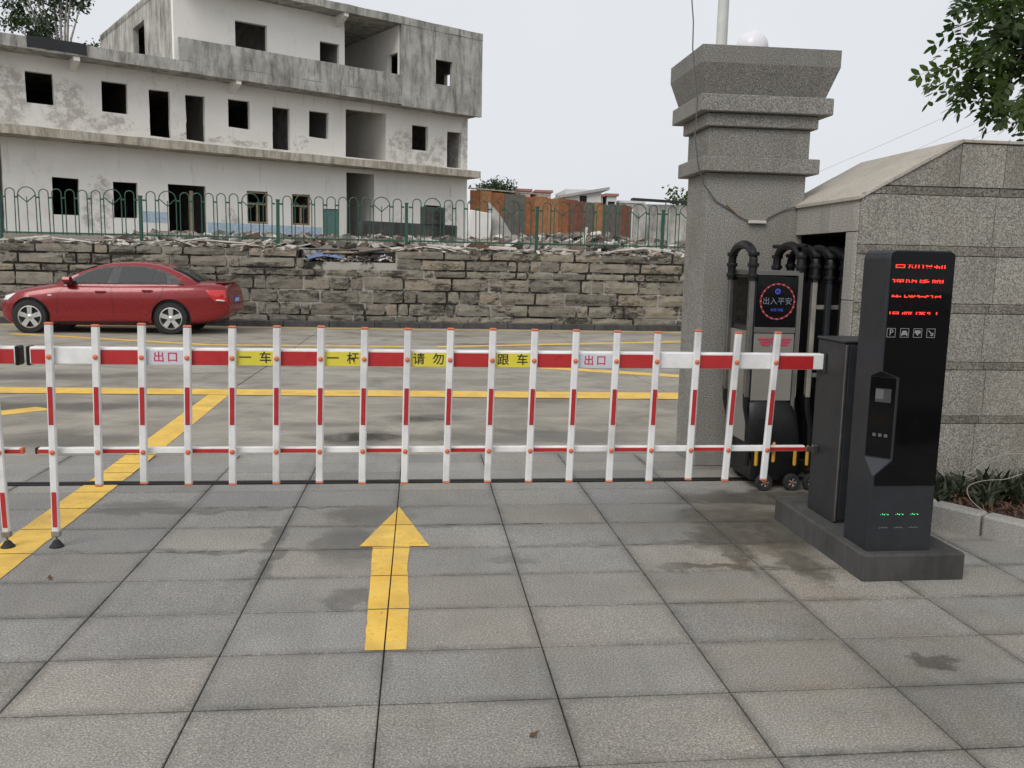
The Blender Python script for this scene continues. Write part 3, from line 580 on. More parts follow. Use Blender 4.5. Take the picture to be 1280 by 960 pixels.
# side walls
def side(name, mat, u, t, y0, y1, z0, z1, holes=()): return link(name, holed(y0, y1, z0, z1, list(holes), u, t, True), bld, mat)
side('end_wall', P_, UR - .24, .24, 1.243, D, 2.0, 5.838); side('end_wall', P_, UR - .24, .24, 1.243, D, 6.18, 8.92)
side('end_wall', P_, UL, .24, 1.243, D, 2.0, 5.838); side('end_wall', P_, UL, .24, 1.243, D, 6.18, 8.92)
side('end_wall', C_, -14.82, .24, 1.243, 13.6, 9.36, 12.85, [(5.3, 7.2, 10.5, 12.0)])
side('box_side_wall', P_, -4.67, .2, .203, 6.0, 9.36, 12.56, [(.38, 1.3, 10.3, 11.35)])
side('end_wall', C_, -.2, .2, .203, D, 9.36, 12.56, [(1.6, 3.2, 10.0, 11.4)])
for z0, z1 in ((2.0, 5.838), (6.18, 8.92), (9.36, 12.56)):
    BOX('back_wall', IN, bld, UL + .25 if z1 < 9 else -14.57, UR - .25, D - .25, D - .01, z0, z1)
# box front on the balcony edge, top storey
link('box_front', holed(-4.67, 0, 8.86, 12.56, [(-2.76, -1.82, 10.12, 11.26)], 0, .2), bld, C_)
# recesses
BOX('recess_back', P_, bld, -7.1, -4.68, 6.0, 6.2, 9.36, 12.56)
side('recess_wall', P_, -7.14, .02, 1.243, 5.99, 9.36, 12.56)
side('recess_wall', P_, -4.95, .2, 1.243, 6.2, 6.18, 8.92); side('recess_wall', P_, -7.3, .2, 1.243, 6.2, 6.18, 8.92); BOX('recess_back', P_, bld, -7.09, -4.96, 6.21, 6.4, 6.18, 8.92)
side('recess_wall', P_, -5.58, .2, 1.243, 6.2, 2.0, 5.838); BOX('recess_back', IN, bld, -7.3, -5.6, 6.21, 6.4, 2.0, 5.838)
for u in (-23.2, -18.2, -16.1, -13.2, -9.4): side('partition', IN, u, .15, 1.243, D - .26, 6.18, 8.92)
for u in (-21.0, -18.0, -13.0, -10.4, -8.6, -3.6): side('partition', IN, u, .15, 1.243, D - .26, 2.0, 5.838)
for u in (-10.2,): side('partition', IN, u, .15, 1.243, D - .26, 9.36, 12.56)
# slabs and parapets
def slab(name, mat, u0, u1, y0, y1, z0, z1, seg=18):
    # slab edge slightly ragged
    vs = []; r2 = random.Random(int(abs(u0 * 10 + z0 * 7)))
    us = [u0 + (u1 - u0) * k / seg for k in range(seg + 1)]
    rings = [[(u, y0 + r2.uniform(-.012, .012), z0 + r2.uniform(-.012, .012)), (u, y1, z0), (u, y1, z1), (u, y0 + r2.uniform(-.012, .012), z1 + r2.uniform(-.018, .012))] for u in us]
    return MB().loft(rings).build(name, mat, bld)
slab('floor_slab', L_, UL, 0, 0, D, 5.842, 6.178, 40)
slab('floor_slab', C_, UL, -4.675, 0, D, 8.922, 9.36, 36)
slab('floor_slab', C_, -4.66, -.01, .205, D, 8.922, 9.355, 6)
slab('roof', C_, -14.82, 0, -.02, 13.7, 12.562, 12.9, 20)
slab('parapet', C_, -14.93, -4.68, .01, .16, 9.362, 10.26, 14)
o = slab('broken_parapet', M['darktrim'], -20.35, -18.35, -.03, .1, 9.0, 9.40, 8); tag(o, 'blackened broken stretch of roof edge')
BOX('roof_upstand', C_, bld, -14.8, 0, .3, .45, 12.902, 12.97)
for u in [-25 + 3.1 * k for k in range(8)]:
    for zt, mt in ((8.92, C_),):
        if u > -1 or int(u * 10) % 2: continue
        MB().prism([(.05, zt - .004), (.05, zt - .16), (.997, zt - .42), (.997, zt - .004)], u, u + .22, 'x').build('bracket', P_, bld)
MB().prism([(.05, 12.56), (.05, 12.4), (.997, 12.1), (.997, 12.56)], -7.6, -7.38, 'x').build('bracket', P_, bld)
# leftovers in the openings
for u0, u1, z0, z1 in ((-11.9, -10.94, 3.06, 4.46), (-9.8, -8.92, 3.08, 4.47)):
    f = MB()
    for a, b, c, d in ((u0 + .01, u0 + .07, z0 + .01, z1 - .01), (u1 - .07, u1 - .01, z0 + .01, z1 - .01), (u0 + .075, u1 - .075, z0 + .01, z0 + .08), (u0 + .075, u1 - .075, z1 - .08, z1 - .01), (u0 + .075, u1 - .075, z0 + .82, z0 + .9), ((u0 + u1) / 2 - .04, (u0 + u1) / 2 + .04, z0 + .085, z0 + .815)): f.box(a, b, 1.06, 1.12, c, d)
    f.build('window_frame', M['wood'], bld)
dr = BOX('door', M['teal'], bld, -8.26, -7.48, 1.06, 1.1, 2.25, 3.86); tag(dr, 'faded teal door leaf')
BOX('door_frame', M['wood'], bld, -14.35, -14.2, 1.10, 1.16, 2.3, 4.3)
tag(BOX('painted_dado', M['bluew'], bld, -13.65, -8.35, .994, .999, 2.1, 3.02), 'faded blue paint band')
tag(BOX('painted_dado', M['bluew'], bld, -16.4, -15.3, .994, .999, 2.9, 3.35), 'small faded blue paint patch')
# low block wall and lattice block in front of the building
lw = empty('low_wall', (3.077, 45, 0), R(31.37)); tag(lw, 'low grey block wall standing in front of the building', 'wall')
BOX('wall_body', M['plinth'], lw, -8.0, -2.9, -2.2, -2.0, 2.2, 3.26)
BOX('pier', M['plinth'], lw, -4.8, -3.6, -2.24, -1.96, 3.262, 4.05)
for i in range(2):
    for j in range(2): BOX('vent_hole', M['darktrim'], lw, -4.15 + i * .2, -4.02 + i * .2, -2.252, -2.2, 3.5 + j * .22, 3.64 + j * .22)
# fallen slab leaning right of the building
o = MB().bbox(-.55, .55, -.1, .1, 0, 1.5, .02).build('leaning_slab', M['plaster']); o.location = (2.6, 40, 2.35); o.rotation_euler = (.05, .12, .3); tag(o, 'white broken wall slab standing at the right corner of the building', 'slab')
o = MB().prism([(0, 0), (1.5, 0), (1.1, .5), (.5, 1.4), (0, 1.9)], -.12, .12, 'y').build('leaning_slab', M['inside']); o.location = (3.15, 40.5, 2.4); o.rotation_euler = (0, 0, .2); tag(o, 'dark broken wall remnant sloping down against the brown board fence', 'slab')

# ================================================================ BOARD FENCE AND BACKGROUND
bf = empty('board_fence', (2.6, 46, 2.5), math.atan2(6.7, 10.3)); tag(bf, 'tall brown and grey patchwork board fence behind the rubble', 'fence')
bc = [plain('rust_board_a', (.34, .125, .05), .85, var=.3, scale=3, dirt=.4), plain('rust_board_b', (.23, .085, .055), .85, var=.3, scale=3, dirt=.4), plain('grey_board', (.155, .14, .12), .9, var=.3, scale=3, dirt=.5), plain('tan_board', (.40, .19, .085), .85, var=.25, scale=3, dirt=.3)]
x = 0; rs = random.Random(21); k = 0
seqc = [0, 3, 0, 2, 2, 0, 3, 3, 0, 1, 1, 2, 3, 2, 2, 1]
while x < 12.2:
    wd = rs.uniform(.55, 1.0)
    BOX('board', bc[seqc[k % len(seqc)]], bf, x + .01, x + wd - .01, -.03 + rs.uniform(-.03, .03), .03, 0, 2.80 + rs.uniform(-.06, .06) - x * .012, .01); x += wd; k += 1
BOX('coping', M['concl'], bf, -.1, 5.6, -.08, .08, 2.87, 2.93, .01)
for zz in (.8, 2.1): BOX('batten', M['wood'], bf, 0, 12.2, .04, .1, zz, zz + .08)
cw = empty('yard_wall', (8.95, 36, 2.2)); tag(cw, 'grey rendered wall with dark coping behind the last fence post', 'wall')
BOX('wall_body', M['conc'], cw, 0, 7, 0, .25, -.3, 1.42); BOX('upper_wall', M['conc'], cw, 0, 7, .05, .2, 1.422, 1.9)
MB().prism([(-.1, 2.05), (7.1, 1.83), (7.1, 1.9), (-.1, 2.14)], -.08, .33, 'y').build('coping', M['darktrim'], cw)
def house(x0, x1, y, zt, mat, roof, label, nwin, pitched=False, dep=8):
    h = empty('distant_house', (x0, y, 2.6)); wd = x1 - x0; H = zt - 2.6
    hol = []
    for i in range(nwin):
        for zz in (H - 1.6, H - 4.2):
            c = wd * (i + .5) / nwin; hol.append((c - .45, c + .45, zz - .2, zz + .9))
    link('wall', holed(0, wd, -1, H, hol, 0, .3), h, mat)
    BOX('back_wall', mat, h, 0, wd, dep - .3, dep, -1, H); BOX('side_wall', mat, h, 0, .25, .303, dep - .303, -1, H); BOX('side_wall', mat, h, wd - .25, wd, .303, dep - .303, -1, H)
    for q in hol: BOX('window_pane', M['carglass'], h, q[0] + .004, q[1] - .004, .16, .2, q[2] + .004, q[3] - .004)
    if pitched: MB().prism([(-.8, H - 1.1), (wd + .9, H + .02), (wd + .9, H + .35), (-.8, H - .8)], -.6, dep + .4, 'y').build('roof', roof, h)
    else: BOX('roof', roof, h, -.25, wd + .25, -.3, dep + .3, H + .002, H + .3)
    tag(h, label, 'house', 'distant houses on the skyline')
pk = plain('pink_wall', (.52, .40, .37), .9, var=.08); wt = plain('far_white_wall', (.60, .59, .57), .9, var=.06); rd = plain('far_red_roof', (.36, .16, .14), .85)
house(12.1, 13.8, 110, 10.7, pk, rd, 'leftmost small pinkish house with red roof edge above the board fence', 1)
house(14.8, 16.6, 111, 10.7, pk, rd, 'second small pinkish house from the left above the board fence', 2)
house(17.5, 21.9, 105, 10.7, wt, plain('far_grey_roof', (.35, .34, .33), .8), 'white house with a sloping roof and dark doorway on the skyline', 1, True)
house(22.2, 23.6, 112, 10.5, pk, rd, 'pale red roofed house right of the white sloping one', 1)
house(24.1, 25.4, 112, 10.6, wt, rd, 'narrow pale house with red roof, rightmost but one', 1)
house(26.3, 29.5, 114, 9.9, wt, wt, 'low pale flat house just left of the grey yard wall', 2)

# ================================================================ TREES
def leaf_quads(centers, n, spread, size, rnd, droop=.3):
    vs = []; fs = []
    for c in centers:
        c = Vector(c)
        for _ in range(n):
            p = c + Vector((rnd.gauss(0, spread), rnd.gauss(0, spread), rnd.gauss(0, spread * .75)))
            d = Vector((rnd.uniform(-1, 1), rnd.uniform(-1, 1), rnd.uniform(-1, .4) - droop)).normalized(); q = d.cross(Vector((rnd.uniform(-1, 1), rnd.uniform(-1, 1), rnd.uniform(-1, 1)))).normalized()
            s = size * rnd.uniform(.6, 1.3); b = len(vs)
            vs += [p, p + d * s * .5 + q * s * .28, p + d * s, p + d * s * .5 - q * s * .28]; fs.append((b, b + 1, b + 2, b + 3))
    return vs, fs
def far_tree(loc, trunk_h, limbs, clump_r, n, spread, size, seed, label, mat, bark, name='tree'):
    r2 = random.Random(seed); t = empty(name, loc); tb = MB(); cs = []
    tb.tube([(0, 0, -.3), (.1, 0, trunk_h * .5), (.15, .1, trunk_h)], [.22 * size * 2 + .1, .17, .12], 7)
    for (dx, dy, dz) in limbs:
        tb.tube([(.12, .05, trunk_h * .8), (dx * .45, dy * .45, trunk_h + dz * .4), (dx, dy, trunk_h + dz)], [.11, .07, .03], 5)
        for _ in range(clump_r): cs.append((dx + r2.gauss(0, .55), dy + r2.gauss(0, .5), trunk_h + dz + r2.gauss(0, .45)))
    tb.build('trunk', bark, t, True)
    vs, fs = leaf_quads(cs, n, spread, size, r2); c = fastquads('crown', vs, fs, mat, t); c['kind'] = 'stuff'
    return tag(t, label, 'tree')
rr = random.Random(3)
far_tree((-22.9, 60, 2.5), 11.0, [(-2.9, 0, 2.6), (-2.5, .5, 3.7), (-2.8, 0, 5.2), (-1.4, 0, 2.3), (-1.6, .3, 3.6), (-1.2, 0, 4.8), (-.3, 0, 3.4), (.2, 0, 4.6), (-.5, .4, 5.6), (.7, 0, 5.4), (1.5, 0, 4.2), (-1.9, 0, 6.2), (0, .5, 6.6), (1.2, 0, 6.8), (-3.0, 0, 6.8), (-.6, 0, 2.5)], 6, 55, .27, .27, 4, 'tall loose crowned tree rising behind the left of the building', M['leafd'], M['palebark'])
far_tree((-19.4, 56, 2.5), 9.9, [(-.9, 0, .7), (-.2, 0, 1.0), (.5, 0, .6)], 4, 80, .3, .25, 5, 'small round tree top peeping over the left roof edge', M['leafd'], M['bark'])
far_tree((9.7, 108, 2.6), 5.6, [(rr.uniform(-1.6, 1.6), rr.uniform(-1, 1), rr.uniform(.6, 2.8)) for _ in range(10)], 5, 60, .45, .4, 6, 'dark round tree top behind the board fence beside the building', M['leafd'], M['bark'])
far_tree((15.4, 48, 2.5), 1.2, [(rr.uniform(-1.0, 1.6), rr.uniform(-1, 1), rr.uniform(.3, 1.9)) for _ in range(10)], 5, 70, .3, .22, 8, 'dense green tree beside the left edge of the granite pillar', M['leaf'], M['bark'])

# near tree, compound leaves
def frond(n_pairs, L, ll, seed):
    r2 = random.Random(seed); vs = []; fs = []
    def leaflet(base, d, l):
        n = Vector((0, 0, 1)); s = d.cross(n).normalized(); tw = r2.uniform(-.5, .5); s = (s * math.cos(tw) + n * math.sin(tw)); wv = l * r2.uniform(.21, .27)
        b = len(vs); vs.extend([base, base + d * l * .35 + s * wv, base + d * l * .75 + s * wv * .75, base + d * l, base + d * l * .75 - s * wv * .75, base + d * l * .35 - s * wv]); fs.append((b, b + 1, b + 2, b + 3)); fs.append((b, b + 3, b + 4, b + 5))
    for k in range(n_pairs):
        t = (k + .8) / n_pairs; p = Vector((L * t, 0, -L * .35 * t * t))
        for s in (-1, 1): leaflet(p, Vector((.5, s * .85, r2.uniform(-.4, .05))).normalized(), ll * r2.uniform(.85, 1.1))
    leaflet(Vector((L, 0, -L * .35)), Vector((.9, 0, -.5)).normalized(), ll)
    b = len(vs); vs.extend([Vector((0, -.002, 0)), Vector((0, .002, 0)), Vector((L, .001, -L * .35)), Vector((L, -.001, -L * .35))]); fs.append((b, b + 1, b + 2, b + 3))
    return vs, fs
FR = [frond(rr.choice([3, 4]), rr.uniform(.17, .25), rr.uniform(.085, .105), s) for s in range(6)]
FM = []
for vs, fs in FR:
    me = bpy.data.meshes.new('leaf'); me.from_pydata(vs, [], fs); me.materials.append(M['leaf']); FM.append(me)
tree = empty('leafy_tree', (6.5, 7.6, 0)); tag(tree, 'leafy green tree hanging over the granite wall at top right', 'tree')
tb = MB(); tips = []; r2 = random.Random(14)
TC = Vector((6.35, 7.35, 4.15))
tb.tube([(6.5, 7.6, -.05), (6.45, 7.6, 1.2), (6.5, 7.5, 2.4), (6.4, 7.4, 3.3)], [.16, .12, .10, .08], 10)
for k in range(46):
    th = 2.4 * k; ph = math.acos(1 - 1.75 * (k + .5) / 46)
    d = Vector((math.cos(th) * math.sin(ph), math.sin(th) * math.sin(ph), math.cos(ph))); e = TC + Vector((d.x * 2.2, d.y * 2.0, d.z * 1.75)) * r2.uniform(.82, 1.0)
    st = Vector((6.45, 7.5, 2.2 + r2.random() * 1.1)); mid = st.lerp(e, .5) + Vector((0, 0, .2))
    if e.x < .70 * e.y: continue
    tb.tube([st, mid, e], [.035, .02, .006], 5)
    for q in range(6):
        f = r2.uniform(.45, 1.0); base = (mid.lerp(e, (f - .5) * 2) if f > .5 else st.lerp(mid, f * 2)); tp = base + Vector((r2.gauss(0, .33), r2.gauss(0, .33), r2.gauss(-.05, .26)))
        if tp.x < .69 * tp.y: continue
        tb.tube([base, tp], [.007, .003], 3); tips.append(tp)
# twigs that reach out over the wall on the left
for e in ((4.07, 7.0, 3.02), (4.22, 7.05, 2.86), (4.15, 7.1, 3.42), (4.3, 7.0, 3.2), (4.45, 6.95, 2.82), (4.7, 7.0, 2.72), (4.95, 7.0, 2.70), (5.15, 7.0, 2.75), (4.2, 7.0, 3.7), (4.45, 7.1, 3.45), (4.62, 7.0, 3.05), (4.85, 7.1, 3.3), (4.55, 7.0, 3.75), (4.3, 7.1, 3.95), (5.2, 6.9, 2.95), (5.4, 6.95, 2.8), (5.0, 7.0, 3.0), (5.3, 7.0, 3.15), (5.1, 6.9, 2.6), (5.35, 6.9, 2.55)):
    e = Vector(e) + Vector((.15, 0, 0)); st = Vector((5.7, 7.3, 3.5 + r2.uniform(-.3, .4))); mid = st.lerp(e, .5) + Vector((0, 0, .12)); tb.tube([st, mid, e + Vector((.12, 0, .06))], [.02, .011, .004], 4)
    for q in range(6):
        f = r2.random() ** .6; tips.append(mid.lerp(e + Vector((.1, 0, .04)), f) + Vector((r2.gauss(.02, .07), r2.gauss(0, .12), r2.gauss(0, .07))))
tr = tb.build('trunk', M['bark'], tree, True); tr.location = (-6.5, -7.6, 0)
items = []
for tp in tips:
    for q in range(r2.choice([2, 3, 4])):
        out = (tp - TC); a = math.atan2(out.y, out.x) + r2.gauss(0, 1.0); pit = r2.uniform(-.15, 1.0)
        items.append((tp, Matrix.Translation(tp) @ Matrix.Rotation(a, 4, 'Z') @ Matrix.Rotation(pit, 4, 'Y') @ Matrix.Rotation(r2.gauss(0, .5), 4, 'X') @ Matrix.Scale(r2.uniform(.75, 1.1), 4), r2.randrange(6)))
items.sort(key=lambda it: it[0].x + .35 * it[0].z + .25 * (it[0].y - 7))
VS = []; FS = []
for i, (tp, mt, k) in enumerate(items[290:]):
    vs, fs = FR[k]; b = len(VS); VS += [mt @ v for v in vs]; FS += [tuple(j + b for j in f) for f in fs]
crown = fastquads('crown', VS, FS, M['leaf'], tree); crown['kind'] = 'stuff'; crown.location = (-6.5, -7.6, 0)
for tp, mt, k in items[:290]:
    o = bpy.data.objects.new('leaf', FM[k]); COL.objects.link(o); o.parent = crown; o.matrix_local = mt

# ================================================================ GATE PILLAR
pil = empty('gate_pillar', (2.39, 6.27, 0)); tag(pil, 'grey granite gate pillar with stepped bands and flared cap', 'pillar')
def PB(name, x0, x1, y0, y1, z0, z1, b=.006): return BOX(name, M['pillar'], pil, x0 - 2.39, x1 - 2.39, y0 - 6.27, y1 - 6.27, z0, z1, b)
for z0, z1 in ((0, 2.128),): PB('shaft', 2.03, 2.75, 6.05, 6.52, z0, z1, .004)
PB('band', 1.965, 2.82, 5.985, 6.58, 2.13, 2.235); PB('neck', 2.02, 2.76, 6.04, 6.53, 2.237, 2.44); PB('step', 1.985, 2.80, 6.005, 6.56, 2.442, 2.532); PB('band', 1.925, 2.88, 5.955, 6.66, 2.534, 2.65)
def fr(x0, x1, y0, y1, z): return [(x0 - 2.39, y0 - 6.27, z), (x1 - 2.39, y0 - 6.27, z), (x1 - 2.39, y1 - 6.27, z), (x0 - 2.39, y1 - 6.27, z)]
MB().loft([fr(1.965, 2.83, 5.99, 6.62, 2.652), fr(1.905, 2.895, 5.925, 6.68, 2.85), fr(1.905, 2.895, 5.925, 6.68, 2.965)]).build('flared_cap', M['pillar'], pil)
gl = empty('globe_lamp', (2.40, 6.32, 2.945)); tag(gl, 'frosted white globe lamp on top of the granite pillar', 'lamp')
MB().lathe([(.001, .225)] + [(.116 * math.sin(a), .108 + .116 * math.cos(a)) for a in [math.pi * k / 14 for k in range(1, 13)]] + [(.05, 0)], n=24).build('globe', M['globe'], gl, True)
MB().lathe([(.075, 0), (.075, .012), (.05, .02), (.05, .03)], n=16).build('base', M['pole'], gl, True)
fp = empty('flag_pole', (3.02, 8.8, 0)); tag(fp, 'pale round pole rising behind the granite pillar', 'pole')
MB().lathe([(.09, 0), (.09, .02), (.062, .03), (.055, 4), (.045, 8.5)], n=16).build('shaft', M['pole'], fp, True); MB().lathe([(.13, 0), (.13, .015), (.09, .019)], n=16).build('foot_plate', M['pole'], fp)
cb = empty('hanging_cable', (2.3, 5.9, 1.8)); tag(cb, 'thin dark cable drooping down the front of the granite pillar', 'cable')
o = MB().tube([Vector(p) - Vector((2.3, 5.9, 1.8)) for p in ((1.86, 6.3, 4.6), (1.835, 6.05, 3.4), (1.825, 5.91, 3.1), (1.83, 5.915, 2.93), (1.89, 5.94, 2.6), (1.885, 5.95, 2.36), (1.925, 5.965, 2.16), (1.99, 6.02, 2.04), (2.09, 6.04, 1.93), (2.2, 6.04, 1.87), (2.29, 6.04, 1.815), (2.34, 6.04, 1.795))], .0045, 5).build('cable_run', M['cable'], cb, True)
MB().tube([Vector(p) - Vector((2.3, 5.9, 1.8)) for p in ((2.46, 6.04, 1.795), (2.5, 6.04, 1.83), (2.6, 6.04, 1.88), (2.72, 6.03, 1.915), (2.78, 6.03, 1.93))], .0045, 5).build('cable_run', M['cable'], cb, True)
BOX('connector', M['board'], cb, .035, .165, .115, .145, -.022, 0.0, .004)
o = MB().tube([(-.13, .138, .11), (-.03, .138, .03)], .007, 5).build('splice_tape', M['wood'], cb)

# ================================================================ GRANITE WALL WITH GATE NICHE
gw = empty('granite_wall', (2.7, 5.13, 0)); tag(gw, 'granite clad boundary wall with sloping top and dark gate niche', 'wall')
WX1 = 4.6   # local length
W_ = M['wallg']
# structure behind the cladding
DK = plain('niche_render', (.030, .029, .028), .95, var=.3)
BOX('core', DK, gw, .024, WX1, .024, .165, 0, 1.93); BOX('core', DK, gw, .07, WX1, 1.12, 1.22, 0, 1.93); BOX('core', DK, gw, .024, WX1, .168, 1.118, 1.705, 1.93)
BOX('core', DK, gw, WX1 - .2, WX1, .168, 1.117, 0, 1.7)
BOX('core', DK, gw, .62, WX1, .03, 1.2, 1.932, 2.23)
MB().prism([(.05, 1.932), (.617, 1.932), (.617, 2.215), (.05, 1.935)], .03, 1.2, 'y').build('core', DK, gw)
xe = [0, .905, 1.81, 2.72, 3.63, 4.6]
bands = [(.0, .49), (.54, .84), (.89, 1.20), (1.26, 1.56), (1.62, 1.93)]
for k, (z0, z1) in enumerate(bands):
    for i in range(5):
        off = (.02 if k % 2 else -.02) if i else 0; off2 = (.02 if k % 2 else -.02) if i < 4 else 0
        BOX('granite_panel', W_, gw, xe[i] + off + .002, xe[i + 1] + off2 - .002, 0, .022, z0 + .002, z1 - .002, .002)
for z0, z1 in ((.49, .54), (.84, .89), (1.20, 1.26), (1.56, 1.62), (1.93, 1.982)):
    for i in range(5):
        x0 = xe[i] + .002
        if z0 > 1.9 and i == 0: x0 = .15
        BOX('band_strip', M['bandg'], gw, x0, xe[i + 1] - .002, -.002 if z0 < 1.9 else .004, .023, z0 + .001, z1 - .001, .003)
sl_ = lambda x: 1.905 + .556 * x
MB().prism([(.006, 1.933), (.148, 1.933), (.148, sl_(.148) - .004), (.05, sl_(.05) - .004)], 0, .022, 'y').build('granite_panel', W_, gw)
MB().prism([(.152, 1.985), (.625, 1.985), (.625, sl_(.625) - .004), (.152, sl_(.152) - .004)], 0, .022, 'y').build('granite_panel', W_, gw)
gx = [.629, .925, 1.83, 2.74, 3.65, 4.6]
for i in range(5): BOX('granite_panel', W_, gw, gx[i] + .002, gx[i + 1] - .002, 0, .022, 1.985, 2.248, .002)
# end face round the niche
E_ = M['endg']
for z0, z1 in ((0, .44), (.44, .86), (.86, 1.27), (1.27, 1.70)): BOX('jamb_panel', E_, gw, 0, .022, .024, .17, z0 + .002, z1 - .002, .002)
for y0, y1 in ((.024, .40), (.40, .72), (.72, .915)): BOX('lintel_panel', E_, gw, 0, .022, y0 + .001, y1 - .001, 1.703, 1.90, .002)
# coping
for i, (a, b) in enumerate(((-.02, .2), (.2, .42), (.42, .628))):
    MB().prism([(a + .002, sl_(a)), (b - .002, sl_(b)), (b - .002, sl_(b) + .02), (a + .002, sl_(a) + .02)], -.012, 1.24, 'y').build('coping_slab', M['capg'], gw)
for i in range(5): BOX('coping_slab', M['capg'], gw, gx[i] + .002, gx[i + 1] - .002, -.012, 1.24, 2.252, 2.272, .003)

# ================================================================ PLANTER
kp = [(2.70, 5.08), (2.82, 4.84), (2.965, 4.58), (3.115, 4.335), (3.25, 4.11), (3.40, 3.76), (3.52, 3.36), (3.62, 2.9), (3.70, 2.4), (3.76, 1.9)]
ke = empty('planter_kerb', (3.1, 4.3, 0)); tag(ke, 'curved pale granite kerb edging the planting bed', 'kerb')
for i in range(0, len(kp) - 1):
    a, b = Vector((*kp[i], 0)), Vector((*kp[i + 1], 0)); d = (b - a).normalized(); n_ = Vector((-d.y, d.x, 0)); L = (b - a).length
    o = MB().bbox(.005, L - .005, 0, .115, -.02, .125, .014).build('kerb_stone', M['kerbg'], ke); o.location = a - Vector((3.1, 4.3, 0)); o.rotation_euler = (0, 0, math.atan2(d.y, d.x))
sp = [(x + .08, y + .05) for x, y in kp] + [(8, 1.9), (8, 5.12), (2.8, 5.12)]
so_ = MB().prism(sp, .01, .085, 'z').build('planter_soil', M['soil']); tag(so_, 'dark soil of the planting bed', kind='structure')
def inbed(x, y):
    for i in range(len(kp) - 1):
        (ax, ay), (bx, by) = kp[i], kp[i + 1]
        if by <= y <= ay: return x > ax + (bx - ax) * (ay - y) / (ay - by) + .16
    return False
rs = random.Random(31); vs = []; fs = []; lv = []; lf = []
def strap(c, a, l, wd, curl):
    d = Vector((math.cos(a), math.sin(a), 0)); s = Vector((-d.y, d.x, 0)); b = len(vs); N = 4
    for k in range(N + 1):
        t = k / N; p = c + d * l * (.15 * t + .6 * curl * t * t) + Vector((0, 0, l * (t - .62 * curl * t * t))); ww = wd * (1 - t ** 2.2) * (.5 + min(t, .5)) + .0005
        vs.append(p - s * ww + Vector((0, 0, .004))); vs.append(p); vs.append(p + s * ww + Vector((0, 0, .004)))
    for k in range(N):
        q = b + k * 3; fs.append((q, q + 1, q + 4, q + 3)); fs.append((q + 1, q + 2, q + 5, q + 4))
cnt = 0
while cnt < 190:
    x, y = rs.uniform(2.85, 5.4), rs.uniform(3.3, 5.08)
    if not inbed(x - .05, y) or (y < 4.6 and x < 3.6) or (y < 4.35): continue
    cnt += 1
    for _ in range(13): strap(Vector((x + rs.gauss(0, .03), y + rs.gauss(0, .03), .08)), rs.uniform(0, 6.28), rs.uniform(.08, .19), rs.uniform(.009, .018), rs.uniform(.2, 1.1))
gc = fastquads('ground_cover', vs, fs, M['shrub']); tag(gc, 'dark green strap leaved ground cover in the planting bed', 'plants', kind='stuff')
vs = []; fs = []
for _ in range(3000):
    x, y = rs.uniform(2.8, 4.6), rs.uniform(2.6, 5.08)
    if not inbed(x, y): continue
    strap(Vector((x, y, .082)), rs.uniform(0, 6.28), rs.uniform(.04, .13), rs.uniform(.004, .010), rs.uniform(.8, 1.7))
gl2 = fastquads('leaf_litter', vs, fs, M['dleaf']); tag(gl2, 'brown withered leaf litter at the front of the planting bed', 'leaf litter', kind='stuff')
def curve_pts(P, n=8):
    out = []; P = [Vector(p) for p in P]
    for i in range(len(P) - 1):
        p0, p1, p2, p3 = P[max(i - 1, 0)], P[i], P[i + 1], P[min(i + 2, len(P) - 1)]
        for k in range(n):
            t = k / n; out.append(.5 * ((2 * p1) + (p2 - p0) * t + (2 * p0 - 5 * p1 + 4 * p2 - p3) * t * t + (3 * p1 - p0 - 3 * p2 + p3) * t ** 3))
    return out + [P[-1]]
for P, lab in ((((3.56, 4.6, .41), (3.42, 4.62, .40), (3.30, 4.62, .35), (3.22, 4.60, .30), (3.16, 4.58, .29), (3.21, 4.57, .27), (3.26, 4.60, .28)), 'pale wire arching over the planting bed by the wall'),
               (((3.50, 4.55, .30), (3.40, 4.55, .27), (3.28, 4.53, .27), (3.17, 4.5, .26), (3.12, 4.48, .23), (3.13, 4.44, .17), (3.20, 4.38, .11), (3.26, 4.36, .09)), 'pale wire looping down onto the soil of the planting bed')):
    o = MB().tube(curve_pts(P), .0024, 5).build('loose_wire', M['wire'], None, True); tag(o, lab, 'wire')

